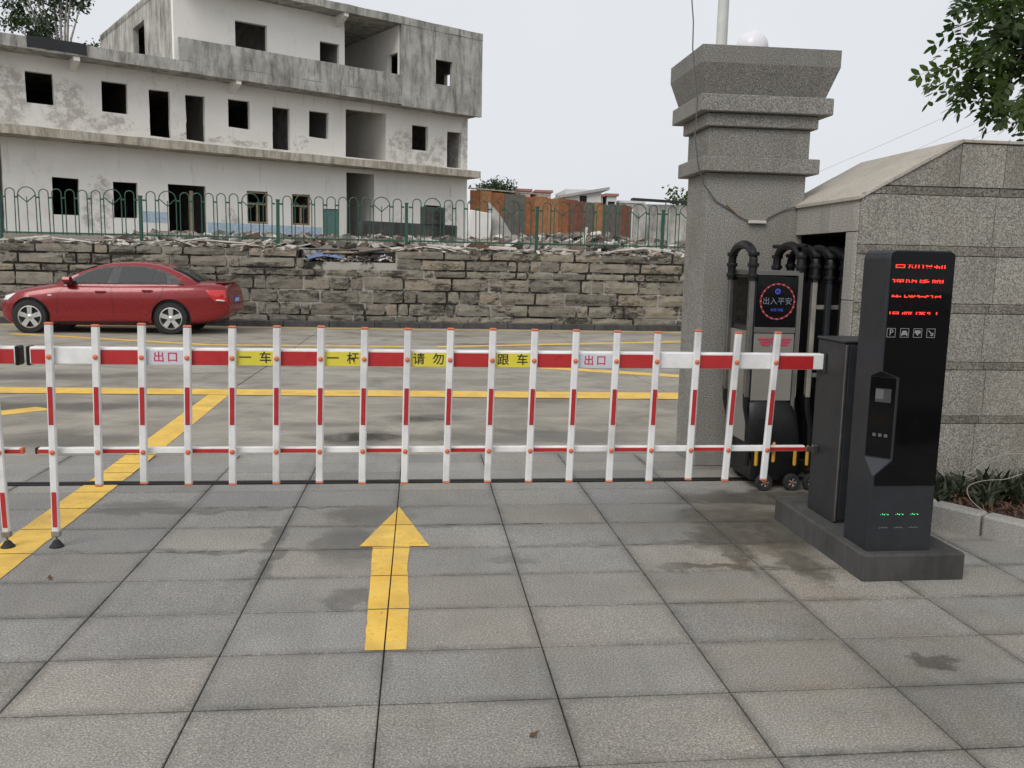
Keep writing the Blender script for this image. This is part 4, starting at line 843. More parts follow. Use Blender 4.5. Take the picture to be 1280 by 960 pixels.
# ================================================================ RETRACTABLE GATE
rg = empty('retractable_gate', (2.3, 5.57, 0)); tag(rg, 'folded stainless retractable gate with black hooped tops and lit sign', 'gate')
gx0, gy0, gy1 = 2.3, 5.39, 5.77
def loc(p): return (p[0] - 2.3, p[1] - 5.57, p[2])
def GBX(name, mat, x0, x1, y0, y1, z0, z1, b=.004, par=None): return BOX(name, mat, par or rg, x0 - 2.3, x1 - 2.3, y0 - 5.57, y1 - 5.57, z0, z1, b)
def uframe(X, ztop, zleg, mleg, wtop=.029):
    c = (gy0 + gy1) / 2; r = (gy1 - gy0) / 2
    P = [(X, gy0, zleg - .02)] + [(X, c - r * math.cos(a) * (1.0), ztop - .10 + .10 * math.sin(a) if 0 < a < math.pi else ztop - .10) for a in [math.pi * k / 12 for k in range(13)]] + [(X, gy1, zleg - .02)]
    MB().tube([loc(p) for p in P], wtop, 8).build('hoop_cover', M['blackp'], rg, True)
    # ribs of the cover
    for s, yy in ((0, gy0), (1, gy1)):
        GBX('leg', mleg, X - .016, X + .016, yy - .02, yy + .02, .62, zleg, .004)
        for q in range(3): MB().lathe([(.036, 0), (.038, .012), (.036, .024)], loc((X, yy, zleg + .0 + q * .07)), 'z', 10).build('cover_rib', M['blackp'], rg, True)
    for yy in (gy0, gy1):
        MB().tube([loc(p) for p in ((X, yy, .64), (X + .005, yy, .55), (X + .035, yy, .42), (X + .04, yy, .28), (X + .03, yy, .16))], .02, 7).build('lower_leg', M['blackp'], rg, True)
uframe(2.135, 1.615, 1.40, M['silver']); uframe(2.455, 1.615, 1.46, M['dsteel'])
for k, X in enumerate((2.555, 2.655, 2.755, 2.855, 2.955, 3.055)): uframe(X, 1.60 - .004 * k, 1.40 - .005 * k, M['dsteel'] if k < 1 else M['kiosk'])
# folding lattice links
for k in range(5):
    for zz in (.75, 1.2): GBX('scissor_link', M['dsteel'], 2.56 + k * .1, 2.65 + k * .1, 5.40 + .01, 5.42, zz, zz + .03, .003)
# motor head
hd = GBX('motor_head', M['kiosk'], 2.155, 2.435, 5.375, 5.79, .60, 1.415, .006)
GBX('top_rail', M['silver'], 2.15, 2.44, 5.366, 5.80, 1.415, 1.45, .004)
GBX('display_panel', M['glassblack'], 2.16, 2.43, 5.360, 5.374, 1.085, 1.41, .003)
GBX('divider_rail', M['silver'], 2.155, 2.435, 5.358, 5.374, 1.045, 1.083, .003)
GBX('front_panel', M['beige'], 2.16, 2.43, 5.362, 5.374, .60, 1.042, .003)
GBX('end_panel', M['beige'], 2.145, 2.154, 5.41, 5.76, .32, 1.05, .002); GBX('end_screen', M['glassblack'], 2.146, 2.154, 5.41, 5.76, 1.09, 1.40, .002)
GBX('corner_post', M['silver'], 2.436, 2.462, 5.365, 5.395, .45, 1.44, .003)
# sign
cx, cz = 2.297, 1.25; yy = 5.3575
ring = MB(); ring.lathe([(.108, 0), (.118, 0), (.118, -.004), (.108, -.004), (.108, 0)], (cx - 2.3, yy - 5.57, cz), 'y', 40); ro_ = ring.build('light_ring', plain('ring_dark_red', (.20, .02, .03), .4), rg)
for k in range(20):
    a = 2 * math.pi * k / 20; MB().lathe([(.0055, 0), (.0055, -.004)], (cx - 2.3 + .113 * math.cos(a), yy - .004 - 5.57, cz + .113 * math.sin(a)), 'y', 8).build('led', LEDP, rg)
def put_text(name, body, size, mat, parent, x, y, z, off=(0, 0, 0), bold=0.0, band=None):
    me = text_mesh(body, size, .0006, bold, band); o = link(name, me, parent); me.materials.clear(); me.materials.append(mat); o.location = (x - off[0], y - off[1], z - off[2]); o.rotation_euler = (R(90), 0, 0); return o
OFFG = (2.3, 5.57, 0)
put_text('sign_text', '出入平安', .05, LEDW, rg, cx, yy - .002, cz + .0, OFFG, -.0003)
put_text('sign_text', '欢迎 光临', .02, LEDB, rg, cx, yy - .002, cz - .055, OFFG)
MB().lathe([(.012, 0), (.018, 0), (.018, -.002), (.012, -.002), (.012, 0)], (cx - 2.3, yy - 5.57, cz + .065), 'y', 16).build('sign_emblem', LEDB, rg); MB().box(cx - 2.302, cx - 2.298, yy - .003 - 5.57, yy - 5.57, cz + .055, cz + .078).build('sign_emblem', LEDB, rg)
# winged red emblem on the cream panel
em = MB(); ey = 5.3605 - 5.57
for s in (-1, 1):
    for k in range(3): em.prism([(cx - 2.3 + s * .03, 1.01 - .018 * k), (cx - 2.3 + s * (.115 - .012 * k), 1.01 - .018 * k), (cx - 2.3 + s * (.108 - .012 * k), 1.0 - .018 * k), (cx - 2.3 + s * .03, 1.0 - .018 * k)], ey - .002, ey, 'y')
em.lathe([(.018, 0), (.027, 0), (.027, -.003), (.018, -.003), (.018, 0)], (cx - 2.3, ey, .995), 'y', 18); em.build('wing_emblem', M['redink'], rg)
# bulging black base with wheels
rings = []
for z_, x0, x1, y0 in ((.60, 2.165, 2.43, 5.37), (.56, 2.155, 2.45, 5.345), (.46, 2.15, 2.48, 5.325), (.36, 2.16, 2.50, 5.325), (.25, 2.185, 2.52, 5.34), (.15, 2.195, 2.53, 5.36), (.06, 2.20, 2.53, 5.38)):
    rings.append([loc((x0, y0 + .02, z_)), loc((x0 + .03, y0, z_)), loc((x1 - .03, y0, z_)), loc((x1, y0 + .02, z_)), loc((x1, 5.79, z_)), loc((x0, 5.79, z_))])
MB().loft(rings).build('base_cover', M['blackp'], rg, True)
for X in (2.21, 2.325, 2.475, 2.56): MB().bbox(-.012, .012, -.01, .01, -.07, .07, .009).build('amber_reflector', M['amber'], rg).location = loc((X, 5.335 if X != 2.325 else 5.330, .235 if X != 2.325 else .26))
MB().lathe([(.012, 0), (.02, 0), (.02, -.02), (.012, -.02), (.012, 0)], loc((2.30, 5.32, .285)), 'y', 12).build('lock_ring', M['silver'], rg, True)
wt_ = MB().lathe([(.028, .02), (.05, .022), (.056, .012), (.056, -.012), (.05, -.022), (.028, -.02)], n=22, axis='y', cap=False).mesh('tyre', True)
wr_ = MB(); wr_.lathe([(.026, .004), (.034, .004), (.034, -.02), (.029, -.02), (.026, .004)], n=22, axis='y')
for k in range(5):
    a = 2 * math.pi * k / 5; c, s = math.cos(a), math.sin(a); wr_.add([(-s * .005, -.016, c * .0), (s * .005, -.016, 0), (.029 * c + s * .006, -.018, .029 * s - c * .006), (.029 * c - s * .006, -.018, .029 * s + c * .006), (-s * .005, -.006, c * .0), (s * .005, -.006, 0), (.029 * c + s * .006, -.006, .029 * s - c * .006), (.029 * c - s * .006, -.006, .029 * s + c * .006)], [(0, 1, 2, 3), (7, 6, 5, 4), (0, 4, 5, 1), (2, 6, 7, 3), (1, 5, 6, 2), (3, 7, 4, 0)])
wr_ = wr_.mesh('rim', True); wh_ = MB().lathe([(.010, .0), (.012, -.02), (.008, -.024)], n=12, axis='y').mesh('hub', True)
for X in (2.275, 2.465, 2.60):
    for yy_ in (5.345, 5.75):
        o = link('wheel', wt_, rg, M['tyre']); o.location = loc((X, yy_, .056)); link('rim', wr_, o, M['alloy']); link('hub', wh_, o, M['brownred']); MB().lathe([(.028, .0), (.001, -.001)], n=14, axis='y').build('wheel_disc', M['darktrim'], o)
for X in (2.655, 2.755, 2.855, 2.955, 3.055):
    for yy_ in (gy0, gy1): o = link('wheel', wt_, rg, M['tyre']); o.location = loc((X + .03, yy_, .056)); MB().lathe([(.028, .001), (.001, -.001)], n=14, axis='y').build('wheel_disc', M['brownred'], o)

# ================================================================ PLINTH, KIOSK
pl = MB().bbox(2.085, 2.60, 3.695, 4.72, -.01, .13, .01).build('plinth', M['plinth']); tag(pl, 'low dark concrete plinth carrying the kiosk and barrier cabinet', 'plinth')
ks = empty('parking_kiosk', (2.28, 3.86, .13)); tag(ks, 'charcoal parking kiosk with black glass front and red lit text', 'kiosk')
KX0, KX1, KY0, KY1 = 2.125, 2.445, 3.745, 3.975
def kl(p): return (p[0] - 2.28, p[1] - 3.86, p[2] - .13)
rings = []
for z_, cx_, cy_, ins in ((.13, .004, .004, 0), (.50, .004, .004, 0), (.575, .085, .085, 0), (.965, .085, .085, 0), (.995, .004, .004, 0), (1.515, .004, .004, 0), (1.54, .006, .006, .006), (1.552, .012, .012, .022)):
    rings.append([kl(p) for p in ((KX0 + ins, KY0 + cy_ + ins * .3, z_), (KX0 + cx_ + ins, KY0, z_), (KX1 - ins - .004, KY0, z_), (KX1 - ins, KY0 + .004, z_), (KX1 - ins, KY1 - .004, z_), (KX1 - .004 - ins, KY1, z_), (KX0 + .004 + ins, KY1, z_), (KX0 + ins, KY1 - .004, z_))])
MB().loft(rings).build('body', M['kiosk'], ks)
# black glass front, cut round the chamfer
gp = [(KX0 + .012, .452), (KX1 - .004, .452)] + [(KX1 - .004 - .022 + .022 * math.cos(a), 1.528 + .018 * math.sin(a)) for a in [math.pi / 2 * k / 5 for k in range(6)]] + [(KX0 + .012 + .022 - .022 * math.sin(a), 1.528 + .018 * math.cos(a)) for a in [math.pi / 2 * k / 5 for k in range(6)]] + [(KX0 + .012, .998), (KX0 + .096, .968), (KX0 + .096, .572), (KX0 + .012, .50)]
MB().prism([(x - 2.28, z_ - .13) for x, z_ in gp], KY0 - .0045 - 3.86, KY0 - .0005 - 3.86, 'y').build('glass_front', M['glassblack'], ks)
# scanner window in the chamfered corner
d45 = 1 / math.sqrt(2)
def corner(name, mat, s0, s1, z0, z1, out, th=.002):
    # s along the chamfer from the side edge (0) to the front edge (.12)
    base = Vector((KX0, KY0 + .085, 0)); u = Vector((d45, -d45, 0)); n_ = Vector((-d45, -d45, 0))
    P = []
    for o_ in (out - th, out):
        for s_, z_ in ((s0, z0), (s1, z0), (s1, z1), (s0, z1)): P.append(kl(base + u * s_ + n_ * o_ + Vector((0, 0, z_))))
    return MB().add(P, [(3, 2, 1, 0), (4, 5, 6, 7), (0, 1, 5, 4), (1, 2, 6, 5), (2, 3, 7, 6), (3, 0, 4, 7)]).build(name, mat, ks)
corner('scanner_window', M['glassblack'], .003, .117, .582, .962, .003, .002)
corner('scanner_screen', plain('dim_screen', (.05, .05, .053), .2), .03, .10, .845, .91, .0045, .001)
corner('scanner_screen', plain('pale_dim_screen', (.11, .112, .115), .2), .03, .066, .86, .905, .0055, .0008)
for k in range(3): corner('scanner_mark', plain('faint_mark', (.09, .09, .1), .4), .03 + k * .026, .045 + k * .026, .68, .695, .0045, .001)
OFFK = (2.28, 3.86, .13); yk = KY0 - .0062
for body, z_, x_, bd in (('自动识别', 1.478, 2.272, (-.006, .010)), ('谨防尾随', 1.408, 2.268, (-.002, .013)), ('车牌登记', 1.338, 2.264, (.000, .012)), ('请减速行', 1.268, 2.258, (-.007, .005))):
    put_text('led_text', body, .064, LED, ks, x_, yk, z_, OFFK, 0.0004, bd)
WI = plain('icon_grey', (.26, .26, .26), .5)
def icon(kind, x, z_):
    mb = MB(); s = .021; y0, y1 = KY0 - .0055 - 3.86, KY0 - .0045 - 3.86
    X = x - 2.28; Z = z_ - .13
    for a in ((-s, s, -s, -s + .002), (-s, s, s - .002, s), (-s, -s + .002, -s + .002, s - .002), (s - .002, s, -s + .002, s - .002)): mb.box(X + a[0], X + a[1], y0, y1, Z + a[2], Z + a[3])
    if kind == 'car':
        mb.prism([(X - .013, Z - .001), (X - .009, Z + .010), (X + .009, Z + .010), (X + .013, Z - .001)], y0, y1, 'y'); mb.box(X - .015, X + .015, y0, y1, Z - .009, Z - .002); mb.box(X - .014, X - .009, y0, y1, Z - .014, Z - .009); mb.box(X + .009, X + .014, y0, y1, Z - .014, Z - .009)
    if kind == 'pay': mb.box(X - .014, X + .014, y0, y1, Z - .002, Z + .012); mb.prism([(X - .009, Z - .003), (X + .009, Z - .003), (X, Z - .013)], y0, y1, 'y')
    if kind == 'arrow':
        mb.prism([(X - .013, Z + .010), (X - .010, Z + .013), (X + .008, Z - .005), (X + .005, Z - .008)], y0, y1, 'y'); mb.prism([(X + .012, Z - .012), (X + .012, Z + .004), (X - .004, Z - .012)], y0, y1, 'y')
    mb.build('icon', WI, ks)
    if kind == 'P': put_text('icon_letter', 'P', .04, WI, ks, x, yk + .0005, z_, OFFK)
for kd, x in (('P', 2.158), ('car', 2.223), ('pay', 2.287), ('arrow', 2.352)): icon(kd, x, 1.176)
for j, (zz, mt) in enumerate(((.31, LEDG), (.245, WI))):
    for i in range(3):
        for q in range(5): MB().lathe([(.0024 if mt is WI else (.0028 if q in (1, 2, 4) else .0016), 0), (.001, -.001)], kl((2.20 + i * .075 + (q - 2) * .009, KY0 - .0006, zz + (.003 if q % 2 else 0))), 'y', 6).build('speaker_hole' if mt is WI else 'status_led', mt, ks)

# ================================================================ BARRIERS
BY = 4.42
def barrier(x_start, step, n, zs_lean, rootx, mirror, label, words):
    b = empty('barrier_gate', (rootx, BY, 0 if mirror else .13)); tag(b, label, 'barrier')
    zb = 0 if mirror else .13
    sg = -1 if mirror else 1
    def lx(x): return x - rootx
    def BB(name, mat, x0, x1, y0, y1, z0, z1, bv=.003, par=None): return BOX(name, mat, par or b, lx(min(x0, x1)), lx(max(x0, x1)), y0 - BY, y1 - BY, z0 - zb, z1 - zb, bv)
    xe_ = x_start + sg * step * (n - 1) + sg * (.282 if not mirror else .3)
    xb = x_start - sg * .105
    bz0, bz1 = .922, 1.008
    beam = BB('beam', M['white'], xb, xe_, BY - .02, BY + .04, bz0, bz1, .005)
    BB('end_cap', M['blackp'], xb - sg * .012, xb + sg * .008, BY - .024, BY + .044, bz0 - .006, bz1 + .004, .006)
    low = BB('lower_rail', M['white'], xb + sg * .015, xe_ - sg * .07, BY - .01, BY + .02, .472, .502, .003)
    BB('rail_tip', M['orange' if mirror else 'blackp'], xb - sg * .0, xb + sg * .014, BY - .011, BY + .021, .471, .503, .003)
    for k in range(-1, n):
        x0 = (x_start + sg * step * k) if k >= 0 else xb + sg * .009; x1 = x_start + sg * step * (k + 1) if k < n - 1 else xe_ - sg * .06
        a, c = x0 + sg * .002, x1 - sg * .002
        if k % 2 and k < n: BB('red_stripe', M['red'], a, c, BY - .0225, BY - .0203, bz0 + .003, bz1 - .012, 0, ); BB('red_stripe', M['red'], a, c, BY - .0125, BY - .0103, .475, .494, 0)
        elif k in words:
            wd, mt, ink = words[k]
            BB('text_panel', mt, a, c, BY - .0225, BY - .0203, bz0 + .003, bz1 - .012, 0)
            yellow = mt is M['lyellow']
            for q, ch in enumerate(wd):
                xc = (a + c) / 2 + ((-.05 if q == 0 else .05) if yellow else (-.033 if q == 0 else .033))
                put_text('text_character', ch, .062 if yellow else .056, ink, b, xc, BY - .0232, (bz0 + bz1) / 2 - .004, (rootx, BY, zb), .0006)
    for k in range(n):
        xt = x_start + sg * step * k; foot = (k == 0)
        r2 = random.Random(k + (50 if mirror else 0)); jz = r2.uniform(-.006, .006)
        z0 = (.06 if foot else .322) + jz; z1 = 1.118 + jz; lean = zs_lean(k)
        po = MB().bbox(-.0185, .0185, -.048, -.024, z0 - .96, z1 - .96, .006).build('post', M['wsteel'], b)
        po.location = (lx(xt), 0, .96 - zb); po.rotation_euler = (0, lean, 0)
        MB().bbox(-.0195, .0195, -.0495, -.0225, z1 - .96 - .004, z1 - .96 + .009, .005).build('cap', M['orange'], po)
        if not foot: MB().bbox(-.0192, .0192, -.049, -.023, z0 - .96 - .007, z0 - .96 + .003, .004).build('cap', M['orange'], po)
        MB().box(-.011, .011, -.0495, -.0483, .625 - .96, .815 - .96).build('red_stripe', M['red'], po)
        for zz in (.963, .487): MB().lathe([(.0125, 0), (.0125, -.004), (.008, -.008), (.001, -.009)], (0, -.0485, zz - .96), 'y', 12).build('bolt', M['orange'], po, True)
        if foot:
            MB().box(-.011, .011, -.0495, -.0483, .105 - .96, .285 - .96).build('red_stripe', M['red'], po)
            MB().bbox(-.021, .021, -.05, -.022, .055 - .96, .085 - .96, .003).build('clamp', M['dsteel'], po)
            MB().lathe([(.006, .03), (.006, .055)], (0, -.036, -.96), 'z', 8).build('screw', M['silver'], po)
            MB().lathe([(.034, 0), (.034, .006), (.026, .014), (.016, .03), (.012, .034)], (0, -.036, -.959), 'z', 16).build('rubber_foot', M['rubber'], po, True)
    return b, BB, xe_
LY, LG, BI, RI = M['lyellow'], M['lgrey'], M['blackink'], M['redink']
words = {2: ('出口', LG, RI), 4: ('一车', LY, BI), 6: ('一杆', LY, BI), 8: ('请勿', LY, BI), 10: ('跟车', LY, BI), 12: ('出口', LG, RI)}
rbar, RBB, xe_ = barrier(-1.795, .2167, 18, lambda k: .021 + (.02 if k >= 16 else 0) + (-.005 if k == 0 else 0), 2.33, False, 'red and white fence boom barrier with Chinese signs and dark grey cabinet', words)
cabn = RBB('cabinet', M['cab'], 2.178, 2.47, 4.195, 4.50, .13, 1.085, .006)
RBB('cabinet_lid', M['cab'], 2.172, 2.476, 4.188, 4.507, 1.085, 1.10, .005)
RBB('cabinet_door', M['kiosk'], 2.20, 2.462, 4.186, 4.194, .15, 1.07, .002); RBB('edge_trim', M['silver'], 2.181, 2.193, 4.185, 4.196, .14, 1.075, .002); RBB('door_gap', M['darktrim'], 2.1935, 2.1995, 4.189, 4.195, .14, 1.075, 0)
RBB('boom_clamp', M['cab'], 2.168, 2.1775, 4.385, 4.475, .905, 1.012, .004)
RBB('rail_bracket', M['silver'], 2.145, 2.177, 4.405, 4.43, .462, .505, .003); RBB('rail_bracket', M['silver'], 2.105, 2.15, 4.402, 4.408, .47, .50, .002)
lbar, LBB, _ = barrier(-2.062, .2167, 9, lambda k: (-.02 if k == 0 else .01), -4.35, True, 'second fence boom, its black capped end at the left picture edge', {})
LBB('cabinet', M['cab'], -4.5, -4.22, 4.25, 4.56, 0, 1.1, .006)

# ================================================================ RED CAR
car = empty('parked_car', (-7.29, 17.85, 0)); tag(car, 'red four door saloon parked by the old stone wall', 'car')
def interp(tab, x):
    if x <= tab[0][0]: return tab[0][1]
    for (a, va), (b, vb) in zip(tab, tab[1:]):
        if x <= b: t = (x - a) / (b - a); return va + (vb - va) * t
    return tab[-1][1]
def smooth(tab, x, d=.07): return sum(interp(tab, x + q * d) * wq for q, wq in ((-1, .25), (-.5, .2), (0, .1), (.5, .2), (1, .25)))
TOP = [(-.60, .58), (-.53, .69), (-.40, .755), (-.2, .82), (0, .862), (.3, .91), (.5, .945), (.7, .95), (1.5, .955), (2.6, .975), (3.2, .985), (3.55, .98), (3.69, .972), (3.73, .93), (3.775, .78), (3.80, .60)]
BOT = [(-.58, .28), (-.5, .17), (-.3, .15), (.4, .15), (2.2, .17), (3.0, .19), (3.4, .24), (3.65, .31), (3.80, .42)]
WID = [(-.61, .54), (-.5, .68), (-.35, .755), (-.1, .82), (.3, .85), (1.2, .86), (2.4, .865), (3.0, .845), (3.4, .815), (3.6, .775), (3.72, .735), (3.80, .68)]
def sec(x):
    dd = max(.015, min(.07, (3.82 - x) * .35, (x + .65) * .6)); zt, zb, wd = smooth(TOP, x, dd), smooth(BOT, x, dd), smooth(WID, x, dd); h = zt - zb
    # half section from bottom centre to top centre (y, z)
    return [(0, zb), (wd * .80, zb), (wd * .93, zb + h * .06), (wd * .965, zb + h * .16), (wd * .955, zb + h * .26), (wd * .985, zb + h * .45), (wd, zb + h * .62), (wd * .995, zb + h * .74), (wd * .965, zb + h * .84), (wd * .935, zb + h * .92), (wd * .86, zb + h * .975), (wd * .5, zt + .015), (0, zt + .025)]
def side_y(x, z_):
    S = sec(x)[1:10]
    for (ya, za), (yb, zb) in zip(S, S[1:]):
        if za <= z_ <= zb: return ya + (yb - ya) * (z_ - za) / (zb - za + 1e-9)
    return S[-1][0]
xs_ = [-.61, -.595, -.58, -.56, -.54, -.51, -.48, -.44] + [-.40 + 4.0 * k / 56 for k in range(57)] + [3.63, 3.66, 3.69, 3.71, 3.73, 3.75, 3.77, 3.785, 3.80]
rings = []
for x in xs_:
    S = sec(x); rings.append([(x, -y, z_) for y, z_ in S] + [(x, y, z_) for y, z_ in S[-2:0:-1]])
bodym = MB().loft(rings).mesh('body', True)
tmp = link('body', bodym, None, M['carred'])
cutters = []
for wx in (0, 2.56):
    for s in (-1, 1):
        c = MB().lathe([(.365, -.3), (.365, .3)], (wx, s * .88, .315), 'y', 40).build('cutter', M['darktrim']); cutters.append(c)
        m_ = tmp.modifiers.new('cut', 'BOOLEAN'); m_.operation = 'DIFFERENCE'; m_.object = c; m_.solver = 'EXACT'
bm_ = bpy.data.meshes.new_from_object(tmp.evaluated_get(bpy.context.evaluated_depsgraph_get()))
bpy.data.objects.remove(tmp)
for c in cutters: bpy.data.objects.remove(c)
bm_.shade_smooth(); bm_.set_sharp_from_angle(angle=R(35))
body = link('body', bm_, car, M['carred'])
for wx in (0, 2.56):
    for s in (-1, 1): MB().lathe([(.36, -.08), (.36, .10)], (wx, s * .66, .315), 'y', 32).build('wheel_arch_liner', M['darktrim'], car)
# cabin
RT = [(.42, .93), (.55, .975), (.72, 1.085), (.9, 1.18), (1.1, 1.262), (1.37, 1.325), (1.6, 1.35), (1.85, 1.358), (2.1, 1.348), (2.35, 1.312), (2.55, 1.255), (2.8, 1.145), (3.05, 1.015), (3.2, .95)]
fy = lambda z_: .795 - max(0, z_ - .92) * .46
rings = []
fy0 = fy
for k in range(41):
    x = .42 + (3.2 - .42) * k / 40; zt = smooth(RT, x, .05); z0 = .90; fy = lambda z_, tp=max(0, x - 2.75) * .30 + max(0, .62 - x) * .5: fy0(z_) - tp
    S = [(.0, z0), (fy(z0), z0), (fy(z0 + (zt - z0) * .45), z0 + (zt - z0) * .45), (fy(zt) + .012, z0 + (zt - z0) * .88), (fy(zt) - .03, zt - .012), (fy(zt) - .12, zt + .004), (fy(zt) * .4, zt + .018), (0, zt + .022)]
    rings.append([(x, -y, z_) for y, z_ in S] + [(x, y, z_) for y, z_ in S[-2:0:-1]])
MB().loft(rings).build('cabin', M['carred'], car, True); fy = fy0
def side_panel(name, mat, poly, out, s=-1, th=.006):
    P = []
    for o_ in (0, out):
        for x, z_ in poly: P.append((x, s * (fy(z_) + .016 * min(1, max(0, (z_ - .95) / .25)) + o_), z_))
    n = len(poly); return MB().add(P, [tuple(range(n)), tuple(range(n, 2 * n))] + [(i, (i + 1) % n, n + (i + 1) % n, n + i) for i in range(n)]).build(name, mat, car)
for s in (-1, 1):
    side_panel('window_surround', M['darktrim'], [(.70, .945), (.80, 1.05), (1.05, 1.185), (1.36, 1.27), (1.70, 1.295), (2.05, 1.285), (2.35, 1.235), (2.60, 1.125), (2.80, .965)], .012, s)
    side_panel('side_window', M['carglass'], [(.80, .96), (.88, 1.055), (1.08, 1.165), (1.36, 1.245), (1.50, 1.262), (1.40, .97)], .018, s)
    side_panel('side_window', M['carglass'], [(1.60, .972), (1.66, 1.268), (1.85, 1.275), (2.06, 1.262), (2.28, 1.212), (2.22, .98)], .018, s)
    side_panel('quarter_window', M['carglass'], [(2.26, .982), (2.31, 1.205), (2.45, 1.155), (2.50, .985)], .018, s)
def top_strip(name, mat, x0, x1, w0, w1, out=.008):
    n = 8; P = []; F = []
    for k in range(n + 1):
        x = x0 + (x1 - x0) * k / n; zt = smooth(RT, x, .05); hw = w0 + (w1 - w0) * k / n
        for q in range(5): yv = -hw + 2 * hw * q / 4; P.append((x, yv, zt + .022 - .03 * (abs(yv) / .7) ** 2 + out))
    for k in range(n):
        for q in range(4): a = k * 5 + q; F.append((a, a + 1, a + 6, a + 5))
    o = MB().add(P, F).build(name, mat, car, True); sm = o.modifiers.new('t', 'SOLIDIFY'); sm.thickness = .006; return o
top_strip('windscreen', M['carglass'], .56, 1.16, .68, .60); top_strip('rear_window', M['carglass'], 2.56, 3.08, .56, .64)
# door shuts, handles, trim along the near and far sides
def seam(pts, s, wd=.004):
    P = []; F = []
    for x, z_ in pts:
        yv = s * (side_y(x, z_) + .0015); P += [(x - wd, yv, z_), (x + wd, yv, z_)]
    for k in range(len(pts) - 1): F.append((2 * k, 2 * k + 1, 2 * k + 3, 2 * k + 2))
    MB().add(P, F).build('door_shut_line', M['darktrim'], car)
for s in (-1, 1):
    for pts in ([(.50, .25), (.49, .45), (.50, .62), (.56, .80), (.68, .90)], [(1.52, .25), (1.52, .5), (1.50, .7), (1.48, .90)], [(2.10, .30), (2.15, .42), (2.28, .58), (2.38, .72), (2.44, .90)]): seam([(pts[i][0] + (pts[i + 1][0] - pts[i][0]) * t, pts[i][1] + (pts[i + 1][1] - pts[i][1]) * t) for i in range(len(pts) - 1) for t in (0, .25, .5, .75)] + [pts[-1]], s)
    for hx, hz in ((1.30, .80), (2.15, .83)):
        h = MB().bbox(-.10, .10, -.012, .012, -.016, .016, .008).build('door_handle', M['carred'], car); h.location = (hx, s * (side_y(hx, hz) + .014), hz)
        BOX('handle_recess', M['darktrim'], h, -.08, .06, -.006 if s < 0 else .006, .0125 if s < 0 else .0126, -.03, -.017)
    mr = MB().loft([[(x0, s * y, z_) for y, z_ in ((.80, .96), (.98, .965), (1.0, 1.02), (.97, 1.07), (.86, 1.07), (.80, 1.02))] for x0 in (.68, .80)]).build('door_mirror', M['carred'], car, True)
    BOX('mirror_base', M['darktrim'], mr, .66, .82, s * .86 - .05, s * .86 + .05, .925, .962, .008)
    MB().bbox(-.035, .035, -.006, .006, -.012, .012, .005).build('side_repeater', M['lampclear'], car).location = (.38, s * side_y(.38, .72), .72)
    # lamps
    def lamp(name, mat, poly, out=.006):
        P = [(x, s * (side_y(x, z_) + o_), z_) for o_ in (-.012, out) for x, z_ in poly]; n = len(poly)
        return MB().add(P, [tuple(range(n)), tuple(range(n, 2 * n))] + [(i, (i + 1) % n, n + (i + 1) % n, n + i) for i in range(n)]).build(name, mat, car)
    def patch(name, mat, c00, c10, c11, c01, out, nx=9, nz=6):
        P = []; F = []
        for j in range(nz):
            for i in range(nx):
                u, v = i / (nx - 1), j / (nz - 1); x = (c00[0] * (1 - u) + c10[0] * u) * (1 - v) + (c01[0] * (1 - u) + c11[0] * u) * v; z_ = (c00[1] * (1 - u) + c10[1] * u) * (1 - v) + (c01[1] * (1 - u) + c11[1] * u) * v
                ed = out * min(1, 4 * min(u, 1 - u) + .25, 4 * min(v, 1 - v) + .25); P.append((x, s * (side_y(x, z_) + ed), z_))
        for j in range(nz - 1):
            for i in range(nx - 1): q = j * nx + i; F.append((q, q + 1, q + nx + 1, q + nx))
        return MB().add(P, F).build(name, mat, car, True)
    patch('headlight', M['lampclear'], (-.56, .60), (-.42, .62), (-.26, .75), (-.50, .69), .010)
    patch('tail_light', M['tail'], (3.46, .66), (3.755, .63), (3.70, .865), (3.27, .86), .014)
    patch('reversing_light', M['lampclear'], (3.49, .655), (3.70, .64), (3.70, .675), (3.52, .69), .020, 6, 4)
    lamp('sill', M['darktrim'], [(.42, .20), (2.14, .215), (2.14, .245), (.42, .235)], .004)
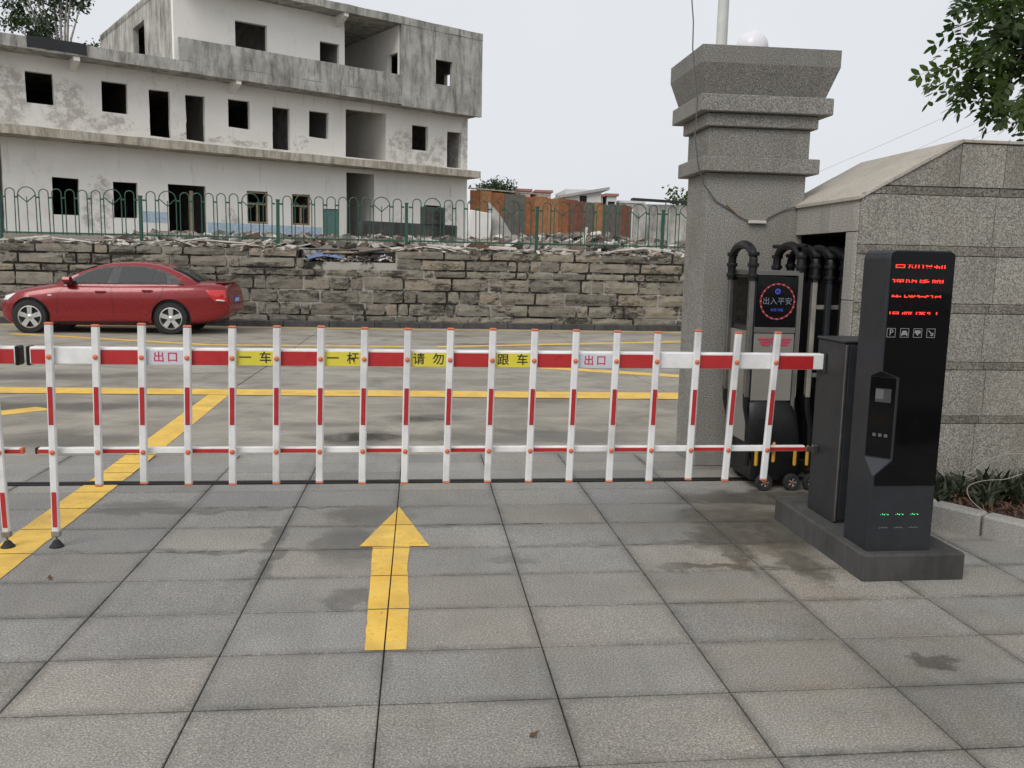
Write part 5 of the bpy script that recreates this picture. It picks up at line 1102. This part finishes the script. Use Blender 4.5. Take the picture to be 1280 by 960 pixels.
    # wheels
for wx in (0, 2.56):
    for s in (-1, 1):
        wh = MB().lathe([(.20, s * -.10), (.285, s * -.10), (.305, s * -.07), (.308, s * .07), (.29, s * .095), (.215, s * .10), (.205, s * .09)], n=36, axis='y', cap=False).build('wheel', M['tyre'], car, True); wh.location = (wx, s * .74, .308)
        rim = MB(); rim.lathe([(.215, s * .094), (.195, s * .098), (.185, s * .06), (.19, s * -.06), (.205, s * -.06), (.205, s * .085), (.215, s * .094)], n=36, axis='y')
        for k in range(5):
            a = 2 * math.pi * k / 5 + math.pi / 2; c, q = math.cos(a), math.sin(a)
            def pt(r, t, y): return (r * c - t * q, s * y, r * q + t * c)
            rim.add([pt(.0, -.034, .085), pt(.0, .034, .085), pt(.192, .046, .09), pt(.192, -.046, .09), pt(0, -.034, .045), pt(0, .034, .045), pt(.192, .046, .05), pt(.192, -.046, .05)], [(0, 1, 2, 3), (7, 6, 5, 4), (0, 4, 5, 1), (2, 6, 7, 3), (1, 5, 6, 2), (3, 7, 4, 0)])
        rim.lathe([(.045, s * .05), (.045, s * .09), (.03, s * .098), (.001, s * .1)], n=16, axis='y'); rim.build('rim', M['alloy'], wh, True)
        MB().lathe([(.19, s * .02), (.001, s * .025)], n=24, axis='y').build('brake_disc', M['darktrim'], wh)
# tail: spoiler lip, plate, badge, bumper underside
MB().prism([(3.46, .985), (3.715, .99), (3.72, 1.008), (3.48, 1.0)], -.62, .62, 'y').build('spoiler', M['carred'], car)
pp = BOX('number_plate', M['plate'], car, 3.785, 3.805, -.22, .22, .60, .72, .003)
for q in range(5): BOX('plate_character', M['white'], pp, 3.8052, 3.8065, -.17 + q * .075, -.125 + q * .075, .625, .695)
MB().lathe([(.03, 0), (.02, .008)], (3.735, 0, .83), 'x', 14).build('badge', M['amber'], car)
BOX('rear_valance', M['darktrim'], car, 2.95, 3.45, -.6, .6, .2, .3, .02)

for o in list(car.children_recursive):
    if o.type == 'MESH' and o.location.length < .001:
        for v_ in o.data.vertices:
            if v_.co.x > 2.95: v_.co.x = 2.95 + (v_.co.x - 2.95) * .80
# ================================================================ POWER LINES
for k, (a, b) in enumerate((((4, 30, .8), (34, 33, 14.2)), ((4.6, 30, .3), (36, 33, 14.4)), ((6.2, 30, .6), (38, 33, 14.6)))):
    a, b = Vector(a), Vector(b); P = [a.lerp(b, t / 16) - Vector((0, 0, .5 * (1 - (2 * t / 16 - 1) ** 2))) for t in range(17)]
    tag(MB().tube(P, .0055, 4).build('power_line', M['wire'], None, True), ('upper', 'middle', 'lower')[k] + ' of the thin overhead wires in the sky right of the pillar', 'power line', 'overhead wires')
sc.cycles.use_denoising = True; sc.cycles.max_bounces = 5; sc.cycles.diffuse_bounces = 3; sc.cycles.glossy_bounces = 2; sc.cycles.transmission_bounces = 2; sc.cycles.use_adaptive_sampling = True; sc.cycles.adaptive_threshold = .02
